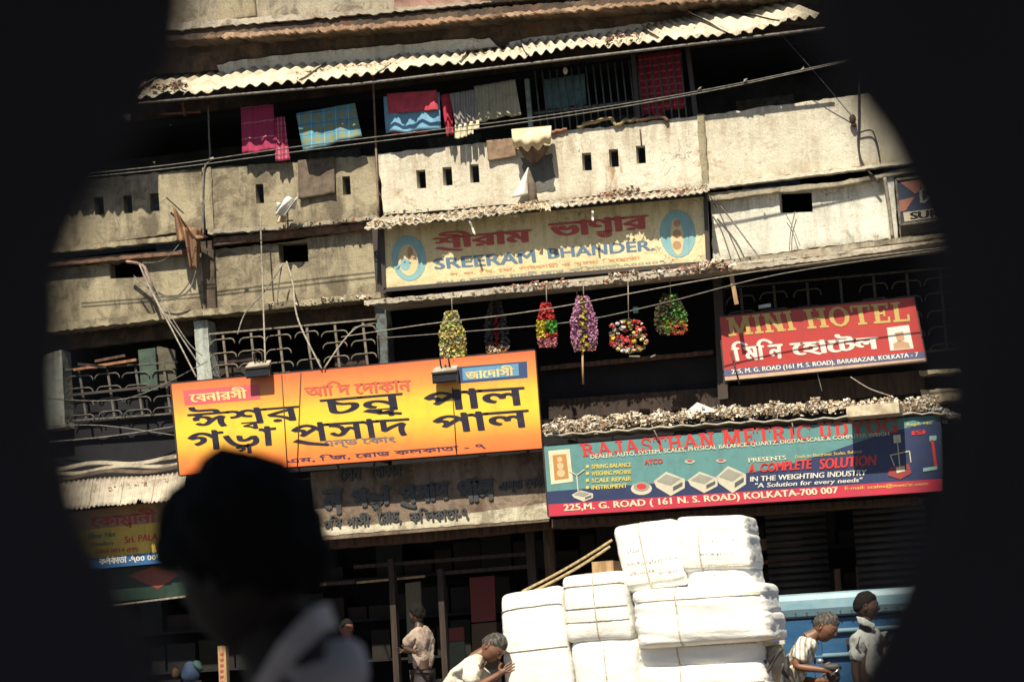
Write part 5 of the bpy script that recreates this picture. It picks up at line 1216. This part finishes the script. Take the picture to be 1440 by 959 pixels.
def headmesh(c, fw, up, sz, hair_k, seed, grow=.012, nu=56, nv=38, drop=0.):
    fw = fw.normalized(); up = (up-fw*up.dot(fw)).normalized(); lf = up.cross(fw); m = MB(); hb = MB(); V = []; HV = []; mask = []
    ga = lambda x, a, s_: math.exp(-((x-a)/s_)**2)
    for j in range(nv+1):
        th = math.pi*j/nv
        for i in range(nu):
            ph = 2*math.pi*i/nu; f, l, u = math.sin(th)*math.cos(ph), math.sin(th)*math.sin(ph), math.cos(th)
            F_, L_, U_ = f*.095, l*.074, u*.118
            if u < 0: L_ *= 1-.28*u*u; F_ = F_*(1-.12*u*u)+.018*u*u
            if f < 0: F_ *= 1.05; U_ += .0
            fr = max(0, f)
            F_ += fr**3*(.024*ga(l, 0, .16)*ga(u, -.14, .17)+.007*ga(u, .22, .10)*ga(l, 0, .5)-.010*ga(abs(l), .36, .15)*ga(u, .08, .12)+.008*ga(u, -.46, .07)*ga(l, 0, .3)+.011*ga(u, -.82, .14)*ga(l, 0, .4)-.005*ga(u, -.33, .05))
            L_ *= 1+.05*ga(u, -.12, .15)*ga(f, .45, .3)
            p = Vector((F_, L_, U_))
            V.append(c+(fw*p.x+lf*p.y+up*p.z)*sz)
            line = .50 if f > .55 else (.50-(.55-f)*.62 if f > -.1 else .10-(-.1-f)*.62)
            line -= drop*(1 if f > 0 else .5); line += .10*noise.noise(Vector((f*5+seed, l*5, 2)))-(.06 if abs(l) > .5 else 0); k = (u-line)*5; g = grow*max(0, min(1, k+.2))*(1+.8*noise.noise(Vector((f*3+seed, l*3, u*3))))+ .004*noise.noise(Vector((f*9+seed, l*9, u*9)))
            if k > -.2: g = max(g, .0015)
            g += hair_k(f, l, u) if k > 0 else 0
            q = p+Vector((f, l*.9, u)).normalized()*g
            HV.append(c+(fw*q.x+lf*q.y+up*q.z)*sz); mask.append(k > -.2)
    FF = [(j*nu+i, (j+1)*nu+i, (j+1)*nu+(i+1) % nu, j*nu+(i+1) % nu) for j in range(nv) for i in range(nu)]
    m.add(V, FF, 0, True); hf = [f_ for f_ in FF if sum(mask[k] for k in f_) >= 3]; hb.add(HV, hf, 0, True)
    W = lambda a, b, d_: c+(fw*a+lf*b+up*d_)*sz
    for s_ in (-1, 1):                                   # ears
        ec = W(-.005, s_*.074, -.012); e = MB()
        m.grid(lambda u, v, s_=s_: W(-.005+(-.014*v)+ .017*(1-.3*v)*math.cos(u*6.283)*(1-v*.25), s_*(.070+.012*v+.004*math.sin(v*3.1)), -.010+.030*math.sin(u*6.283)*(1-.15*v)), 14, 3, thick=(fw*-.004+lf*0))
    eyes = MB(); ir = MB()
    for s_ in (-1, 1):
        eyes.ball(W(.0765, s_*.031, .010), .0098*sz, nu=10, nv=6); ir.ball(W(.0832, s_*.031, .010), .0062*sz, nu=8, nv=5)
    return m, hb, eyes, ir
SKIN_ = G('skin_brown', mat_simple, (.20, .095, .055), (.15, .07, .04), 6, .5, .15); SKIND = G('skin_dark', mat_simple, (.09, .05, .035), (.06, .035, .025), 6, .5, .15)
EYEW = G('eye_white', mat_simple, (.25, .22, .19), (.2, .18, .15), 3, .3); EYEB = G('eye_dark', mat_simple, (.02, .012, .008), (.01, .01, .01), 3, .2)
def finger_rig(J, E, Rr, wr_, dr, side, nm, curl=.5, s=1.):
    """palm and five fingers growing from the wrist joint wr_ along dr; side = thumb side"""
    dr = dr.normalized(); side = (side-dr*side.dot(dr)).normalized(); nrm = dr.cross(side)
    w = J[wr_]; J[nm+'palm'] = w+dr*.05*s; Rr[nm+'palm'] = (.026*s, .017*s); E.append((wr_, nm+'palm'))
    for k, (off, ln) in enumerate(((.028, .068), (.010, .078), (-.008, .072), (-.026, .056))):
        b = w+dr*.088*s+side*off*s; pr = nm+'palm'; d_ = dr+side*off*2; p = b
        for q_ in range(4):
            n_ = nm+'f%d%d' % (k, q_); J[n_] = p; Rr[n_] = (.0095-.0012*q_)*s; E.append((pr, n_)); pr = n_
            d_ = (d_-nrm*curl*(.35+.12*k*.5)).normalized(); p = p+d_*ln*s/3
    pr = nm+'palm'; p = w+dr*.035*s+side*.035*s; d_ = (dr*.6+side)
    for q_ in range(3):
        n_ = nm+'t%d' % q_; J[n_] = p; Rr[n_] = (.0115-.0015*q_)*s; E.append((pr, n_)); pr = n_; d_ = (d_+dr*.5-nrm*curl*.3).normalized(); p = p+d_*.026*s
def fold(V, amp, sc, seed, c=None):
    return [v+Vector((noise.noise(v*sc+Vector((seed, 0, 0))), noise.noise(v*sc+Vector((0, seed, 5))), .4*noise.noise(v*sc*1.3+Vector((3, 0, seed)))))*amp for v in V]
def person(label, P, J, head, skin, hairmat, shirt, trous, hk=lambda f, l, u: 0, seed=0, sz=1., grow=.008, curl=.5, collar=None, sleeve=.55, yoke=None, drop=0., thick=1.):
    """J: world joints; keys pelvis belly chest nbase ntop, shL elL wrL, shR elR wrR, hipL knL anL toL, hipR ..."""
    rad = dict(pelvis=(.125, .10), belly=(.12, .09), chest=(.135, .105), nbase=.062, ntop=.05, head=.05)
    E = [('pelvis', 'belly'), ('belly', 'chest'), ('chest', 'nbase'), ('nbase', 'ntop'), ('ntop', 'head')]
    J = dict(J); hc, hf, hu = head; J['head'] = hc-hu.normalized()*.03
    for s_ in 'LR':
        E += [('chest', 'sh'+s_), ('sh'+s_, 'el'+s_), ('el'+s_, 'wr'+s_), ('pelvis', 'hip'+s_), ('hip'+s_, 'kn'+s_), ('kn'+s_, 'an'+s_), ('an'+s_, 'to'+s_)]
        rad.update({'sh'+s_: .058, 'el'+s_: .038, 'wr'+s_: (.026, .021), 'hip'+s_: .085, 'kn'+s_: .055, 'an'+s_: .036, 'to'+s_: .028})
    rad['nbase'] *= thick; rad['ntop'] *= thick; rad['head'] *= thick
    J2 = dict(J); E2 = list(E); R2 = dict(rad)
    for s_ in 'LR':
        dr = J['wr'+s_]-J['el'+s_]; fwd = Vector(hf); fwd.z = 0
        finger_rig(J2, E2, R2, 'wr'+s_, dr, (Vector((0, 0, 1)) if abs(dr.normalized().z) < .7 else fwd), 'h'+s_, curl)
    order = ['pelvis']+[k for k in J2 if k != 'pelvis']; J2 = {k: J2[k] for k in order}
    V, F = skinmesh(J2, E2, R2, 1); m = MB(); m.add(V, F, 0, True)
    hm, hb, ey, ir = headmesh(Vector(hc), Vector(hf), Vector(hu), sz, hk, seed, grow, drop=drop)
    m.add(hm.v, hm.f, 0, True)
    o = thing('person', label, 'person', Vector((J['pelvis'].x, J['pelvis'].y, 0)))
    body = part('body', m, skin, o); part('hair', hb, hairmat, o)
    e_ = part('eyes', ey, EYEW, o); part('irises', ir, EYEB, e_)
    # shirt: wider skin over the trunk and the upper arms
    g = 1.16; JS = {'pelvis': J['pelvis'], 'belly': J['belly'], 'chest': J['chest'], 'nbase': J['nbase'].lerp(J['ntop'], .12)}
    RS = {'pelvis': (.150, .125), 'belly': (.145, .118), 'chest': (.158, .128), 'nbase': .074}; ES = [('pelvis', 'belly'), ('belly', 'chest'), ('chest', 'nbase')]
    for s_ in 'LR':
        JS['sh'+s_] = J['sh'+s_]; JS['ms'+s_] = J['sh'+s_].lerp(J['el'+s_], sleeve*.6); JS['es'+s_] = J['sh'+s_].lerp(J['el'+s_], sleeve*1.35)
        RS['sh'+s_] = .073; RS['ms'+s_] = .070; RS['es'+s_] = .066; ES += [('chest', 'sh'+s_), ('sh'+s_, 'ms'+s_), ('ms'+s_, 'es'+s_)]
    if yoke:
        for i_, (p_, r_) in enumerate(yoke): JS['yo%d' % i_] = p_; RS['yo%d' % i_] = r_; ES.append((('nbase' if i_ == 0 else 'yo%d' % (i_-1)), 'yo%d' % i_))
    V, F = skinmesh(JS, ES, RS, 3); V = fold(V, .030, 7, seed); V = fold(V, .012, 22, seed+3); m = MB(); m.add(V, F, 0, True); sh = part('shirt', m, shirt, o)
    if collar:
        m = MB(); lo_, hi_ = collar
        m.grid(lambda u, v: lo_[min(int(u*(len(lo_)-1)), len(lo_)-2)].lerp(lo_[min(int(u*(len(lo_)-1)), len(lo_)-2)+1], u*(len(lo_)-1)-min(int(u*(len(lo_)-1)), len(lo_)-2)).lerp(
            hi_[min(int(u*(len(lo_)-1)), len(lo_)-2)].lerp(hi_[min(int(u*(len(lo_)-1)), len(lo_)-2)+1], u*(len(lo_)-1)-min(int(u*(len(lo_)-1)), len(lo_)-2)), v), 18, 3, thick=(0, .006, .0))
        part('collar', m, shirt, sh)
    JT = {'pelvis': J['pelvis']}; RT = {'pelvis': (.140, .115)}; ET = []
    for s_ in 'LR':
        for k, r in (('hip', .10), ('kn', .075), ('an', .062)): JT[k+s_] = J[k+s_]+Vector((0, 0, .03 if k == 'an' else 0)); RT[k+s_] = r
        ET += [('pelvis', 'hip'+s_), ('hip'+s_, 'kn'+s_), ('kn'+s_, 'an'+s_)]
    V, F = skinmesh(JT, ET, RT, 2); V = fold(V, .02, 8, seed+9); m = MB(); m.add(V, F, 0, True); part('trousers', m, trous, o)
    return o
def legs(J, spread, fdir):
    """legs straight down from the pelvis to the ground"""
    p = J['pelvis']; fdir = fdir.normalized(); sd = Vector((0, 0, 1)).cross(fdir)
    for s_, k in (('L', 1), ('R', -1)):
        h = p+sd*.09*k+Vector((0, 0, -.05)); f = Vector((p.x, p.y, .08))+sd*.11*k+fdir*spread*k
        J['hip'+s_] = h; J['kn'+s_] = h.lerp(f, .5)+fdir*.05; J['an'+s_] = f; J['to'+s_] = f+fdir*.16+Vector((0, 0, -.05))
    return J
HAIRB = G('hair_black', mat_simple, (.010, .009, .009), (.018, .016, .015), 40, .8, .5, 0, .4, .62, (3, 3, 1)); HAIRG = G('hair_grey', mat_simple, (.045, .04, .036), (.13, .12, .11), 22, .8, .35, 0, .45, .62, (3, 3, 1))
for h_ in (HAIRB, HAIRG): h_.node_tree.nodes['Principled BSDF'].inputs['Specular IOR Level'].default_value = .08
def shirtmat(name, c, c2, sc=5): return G(name, mat_simple, c, c2, sc, .85, .6, 0, .4, .62, (1, 1, 1), .03)
def hv(deg, tilt=0.):                            # heading: 0 = towards +X (right), 90 = away; tilt in degrees up
    return Vector((math.cos(R(deg))*math.cos(R(tilt)), math.sin(R(deg))*math.cos(R(tilt)), math.sin(R(tilt))))
# --- bent man beside the truck, facing right
Y = -6.9; A = lambda x, y, d_=0.: at(x, y, Y+d_)
J = dict(pelvis=A(1100, 986, 0), belly=A(1108, 958, 0), chest=A(1120, 926, 0), nbase=A(1139, 897, 0), ntop=A(1150, 888, 0),
         shR=A(1130, 912, -.17), elR=A(1117, 937, -.22), wrR=A(1153, 941, -.22), shL=A(1136, 910, .17), elL=A(1124, 955, .16), wrL=A(1150, 957, .05))
legs(J, .12, hv(0))
STRP = G('shirt_striped', stripes, (.74, .72, .64), [(0, 26, .38, (.16, .14, .11), 0), (1, 24, .30, (.3, .27, .2), .3)])
person('bent man in a striped pale shirt looking down at his hands beside the blue truck', None, J, (A(1161, 881, 0), hv(-12, -34), Vector((.45, 0, 1))), SKIN_, HAIRG, STRP, G('trouser_black', mat_simple, (.03, .028, .03), (.02, .02, .02), 5), seed=2, curl=.9)
o = thing('dark_bag', 'small dark bag with a metal clasp held by the bent man', 'bag', A(1168, 965, -.2))
m = MB(); m.ball(A(1168, 938, -.2), (.085, .035, .035), nu=14, nv=9); m.ball(A(1172, 950, -.16), (.05, .03, .07), nu=14, nv=9); m.v = fold([Vector(v) for v in m.v], .02, 14, 4); part('pouch', m, CABLK, o)
m = MB(); m.tube([A(1168, 950, -.28), A(1180, 940, -.28)], .008, 6); m.ball(A(1153, 929, -.18), (.03, .02, .02)); part('clasp', m, G('steel', mat_simple, (.6, .6, .6), (.4, .4, .4), 10, .3, .2, .8), o)
# --- man at the right, back to us, face turned right
Y = -6.1; A = lambda x, y, d_=0.: at(x, y, Y+d_)
J = dict(pelvis=A(1222, 985, 0), belly=A(1221, 950, 0), chest=A(1220, 912, 0), nbase=A(1217, 880, 0), ntop=A(1217, 870, 0),
         shL=A(1206, 899, -.1), elL=A(1203, 945, -.12), wrL=A(1210, 985, -.16), shR=A(1240, 896, .12), elR=A(1250, 940, .1), wrR=A(1262, 975, 0))
J['shR'], J['shL'] = J['shR'], J['shL']
legs(J, .08, hv(20))
person('man at the right edge in a grey white shirt, back to us, looking right', None, J, (A(1218, 852, 0), hv(12, -4), Vector((0, 0, 1))), SKIND, HAIRB, shirtmat('shirt_greywhite', (.48, .50, .48), (.36, .39, .39)), G('trouser_blue', mat_simple, (.04, .05, .09), (.03, .03, .06), 5), seed=5,
       collar=([A(1207, 876, -.09), A(1214, 879, -.11), A(1230, 884, -.06)], [A(1204, 866, -.08), A(1214, 868, -.10), A(1230, 877, -.06)]))
# --- man leaning into the bales at the left
Y = -8.1; A = lambda x, y, d_=0.: at(x, y, Y+d_)
J = dict(pelvis=A(618, 1010, 0), belly=A(632, 972, 0), chest=A(657, 940, 0), nbase=A(680, 918, 0), ntop=A(687, 913, 0),
         shL=A(668, 945, .17), elL=A(690, 965, .2), wrL=A(700, 950, .15), shR=A(664, 938, -.18), elR=A(660, 972, -.22), wrR=A(699, 949, -.20))
legs(J, .25, hv(0))
person('stooping man in a bright white shirt pushing against the left side of the bales', None, J, (A(694, 910, -.02), hv(-25, -48), Vector((.7, 0, .7))), SKIN_, HAIRG, shirtmat('shirt_white', (.76, .72, .60), (.60, .55, .44)), G('trouser_grey', mat_simple, (.10, .09, .08), (.06, .06, .05), 5), seed=8, sz=.98)
# --- man with folded arms in the shop mouth
Y = -.35; A = lambda x, y, d_=0.: at(x, y, Y+d_)
J = dict(pelvis=A(594, 945, 0), belly=A(595, 925, 0), chest=A(594, 900, 0), nbase=A(590, 880, 0), ntop=A(588, 872, 0),
         shL=A(584, 890, -.14), elL=A(569, 911, -.12), wrL=A(582, 916, -.28), shR=A(602, 892, .12), elR=A(590, 918, .22), wrR=A(572, 916, .1))
legs(J, .05, hv(200))
person('man with folded arms in a pinkish shirt standing in the dark shop front', None, J, (A(586, 864, 0), hv(150, 0), Vector((0, 0, 1))), SKIND, HAIRB, shirtmat('shirt_pinkish', (.44, .34, .28), (.34, .26, .21)), G('trouser_dark', mat_simple, (.06, .05, .05), (.04, .03, .03), 5), seed=11, grow=.016, sleeve=.7)
# --- man in blue deeper in the shop
Y = 1.2; A = lambda x, y, d_=0.: at(x, y, Y+d_)
J = dict(pelvis=A(506, 965, 0), belly=A(504, 945, 0), chest=A(500, 925, 0), nbase=A(493, 905, 0), ntop=A(490, 898, 0),
         shL=A(485, 915, .15), elL=A(486, 940, .16), wrL=A(492, 962, 0), shR=A(507, 916, -.15), elR=A(514, 940, -.14), wrR=A(508, 962, -.2))
legs(J, .05, hv(-30))
person('dim man in a blue shirt deep in the shop behind the foreground man', None, J, (A(488, 884, 0), hv(-35, 0), Vector((0, 0, 1))), G('skin_reddish', mat_simple, (.20, .07, .045), (.14, .05, .03), 6, .5, .15), HAIRB, shirtmat('shirt_blue', (.04, .08, .18), (.03, .05, .12)), G('trouser_dark', mat_simple), seed=14)
# --- foreground man, out of focus, head and shoulders
D = 3.15; A = lambda x, y, d_=0.: ato(x, y, D+d_)
J = dict(pelvis=A(420, 1620, 0), belly=A(425, 1400, 0), chest=A(440, 1120, 0), nbase=A(432, 965, 0), ntop=A(385, 880, 0),
         shL=A(432, 1120, -.16), elL=A(470, 1370, -.24), wrL=A(380, 1600, -.3), shR=A(420, 1110, .16), elR=A(420, 1370, .24), wrR=A(330, 1580, .2))
J['pelvis'].z = .88
lf_ = -R0
legs(J, .08, lf_)
hkf = lambda f, l, u: .014*math.exp(-((f-.85)/.4)**2-((u-.30)/.30)**2)+.010*max(0, u)**2+.012*math.exp(-((f+.7)/.5)**2)
man = person('foreground man seen from behind his left shoulder, black hair, grey shirt, out of focus', None, J,
       (A(342, 792, 0), (lf_+F0*.7-Vector((0, 0, .36))), Vector((0, 0, 1))-R0*.1), G('skin_very_dark', mat_simple, (.035, .022, .018), (.025, .016, .014), 6, .7, .15), HAIRB, shirtmat('shirt_mauve_grey', (.84, .70, .66), (.72, .60, .56), 9), G('trouser_dark', mat_simple), hk=hkf, seed=21, sz=1.05, grow=.018,
       drop=.30, thick=1.3, yoke=[(A(438, 985, 0), .118), (A(436, 935, 0), .098), (A(430, 900, 0), .06)],
       collar=([A(474, 884, -.02), A(452, 890, -.10), A(416, 925, -.125), (A(378, 975, -.125)), A(352, 1040, -.12)], [A(462, 846, -.01), A(438, 852, -.08), A(394, 900, -.115), A(358, 958, -.12), A(338, 1030, -.12)]))
# blue plastic bag and a lettered post seen low at the left
o = thing('marker_post', 'short pale orange post standing low before the dark shop', 'post', at(312, 1100, -2.0))
m = MB(); a = at(306, 908, -2.0); b = at(317, 908, -2.0); m.box((a.x, -2.0, .0), (b.x, -1.92, a.z)); part('post', m, WOODP, o)
m = MB()
for k in range(6): poly(m, [(309, 918+k*8), (314, 917+k*8), (315, 920+k*8), (310, 922+k*8)], -2.0, .003)
part('painted_marks', m, ink('brick_red', (.36, .07, .04)), o, kind='stuff')
o = thing('hanging_bags', 'dim blue and green plastic bags low at the left of the foreground man', 'bag', at(265, 960, -1.5))
for x, y, r, c in ((268, 945, .10, (.025, .05, .11)), (278, 936, .06, (.02, .06, .05)), (248, 946, .05, (.10, .05, .02))):
    m = MB(); m.ball(at(x, y, -1.5), (r, r*.7, r*1.2), nu=14, nv=9); m.v = fold([Vector(v) for v in m.v], .04, 9, x); part('bag', m, G('bag_%d' % x, mat_simple, c), o)

# ================================================================== DARK SURROUND OF THE VIEW, A SCREEN IN AN ADDED BOOTH
FH = Vector((-math.sin(YAW), math.cos(YAW), 0)); DS = .70
BLK = G('black_cloth', mat_simple, (.030, .026, .036), (.025, .022, .030), 5, .95, .2)
def sp(px, py):                                  # photo point -> (right, z) on the shelter's front plane
    r = ray(px, py); t = DS/r.dot(FH); p = CAM+r*t
    return ((p-CAM).dot(R0), p.z)
hole_px = [(262, -90), (250, 0), (225, 60), (186, 118), (148, 190), (98, 270), (72, 340), (60, 420), (54, 500), (60, 590), (82, 680), (112, 750), (150, 820), (190, 890), (215, 959), (260, 1040), (420, 1110), (700, 1140), (1000, 1120), (1160, 1050), (1205, 985), (1225, 930), (1252, 880), (1276, 830), (1300, 765), (1326, 700), (1342, 630), (1350, 550), (1352, 450), (1344, 350), (1322, 285), (1292, 215), (1262, 155), (1225, 105), (1190, 55), (1166, 0), (1140, -90)]
hole_px = [(x-(12 if x < 600 and y < 420 else 0), y) for x, y in hole_px]
hp = [sp(*p) for p in rough(hole_px, 9, 40)]
if area2(hp) > 0: hp.reverse()
v2, tr = union_tris([[(-1.5, 0), (1.5, 0), (1.5, 2.2), (-1.5, 2.2)], hp])
SHL = thing('added_booth', 'black cloth screen round the whole view, out of focus, in an added booth that keeps it unlit', 'booth', CAM-Vector((0, 0, CAM.z)))
def wl(x, z, d_): return CAM+R0*x+FH*d_+Vector((0, 0, z-CAM.z))
m = MB(); n = len(v2); m.add([wl(p.x, p.y, DS) for p in v2]+[wl(p.x, p.y, DS+.05) for p in v2], [tuple(f) for f in tr]+[tuple(i+n for i in reversed(f)) for f in tr])
k_ = len(hp); m.add([wl(p[0], p[1], DS) for p in hp]+[wl(p[0], p[1], DS+.05) for p in hp], [(i, i+k_, (i+1) % k_+k_, (i+1) % k_) for i in range(k_)])
part('cloth_screen', m, BLK, SHL)
def blk(name, x0, x1, z0, z1, d0, d1):
    m = MB(); vs = [wl(x, z, d_) for z in (z0, z1) for d_ in (d0, d1) for x in (x0, x1)]
    m.add(vs, [(0, 2, 3, 1), (4, 5, 7, 6), (0, 1, 5, 4), (2, 6, 7, 3), (0, 4, 6, 2), (1, 3, 7, 5)]); return part(name, m, BLK, SHL)
blk('shade_roof', -2.6, 2.6, 3.0, 3.05, -1.2, 2.9)  # unseen cover added to keep the sun off the foreground man
for x in (-2.5, 2.42):
    for d_ in (-1.1, 2.7): blk('post', x, x+.08, 0, 3.0, d_, d_+.08)  # unseen uprights holding the added cover
blk('blackout_side', -1.5, -1.47, 0, 2.2, -1.0, DS); blk('blackout_side', 1.47, 1.5, 0, 2.2, -1.0, DS); blk('top_cloth', -1.5, 1.5, 2.2, 2.23, -1.0, DS+.05)  # unseen cloths added to keep light off the screen
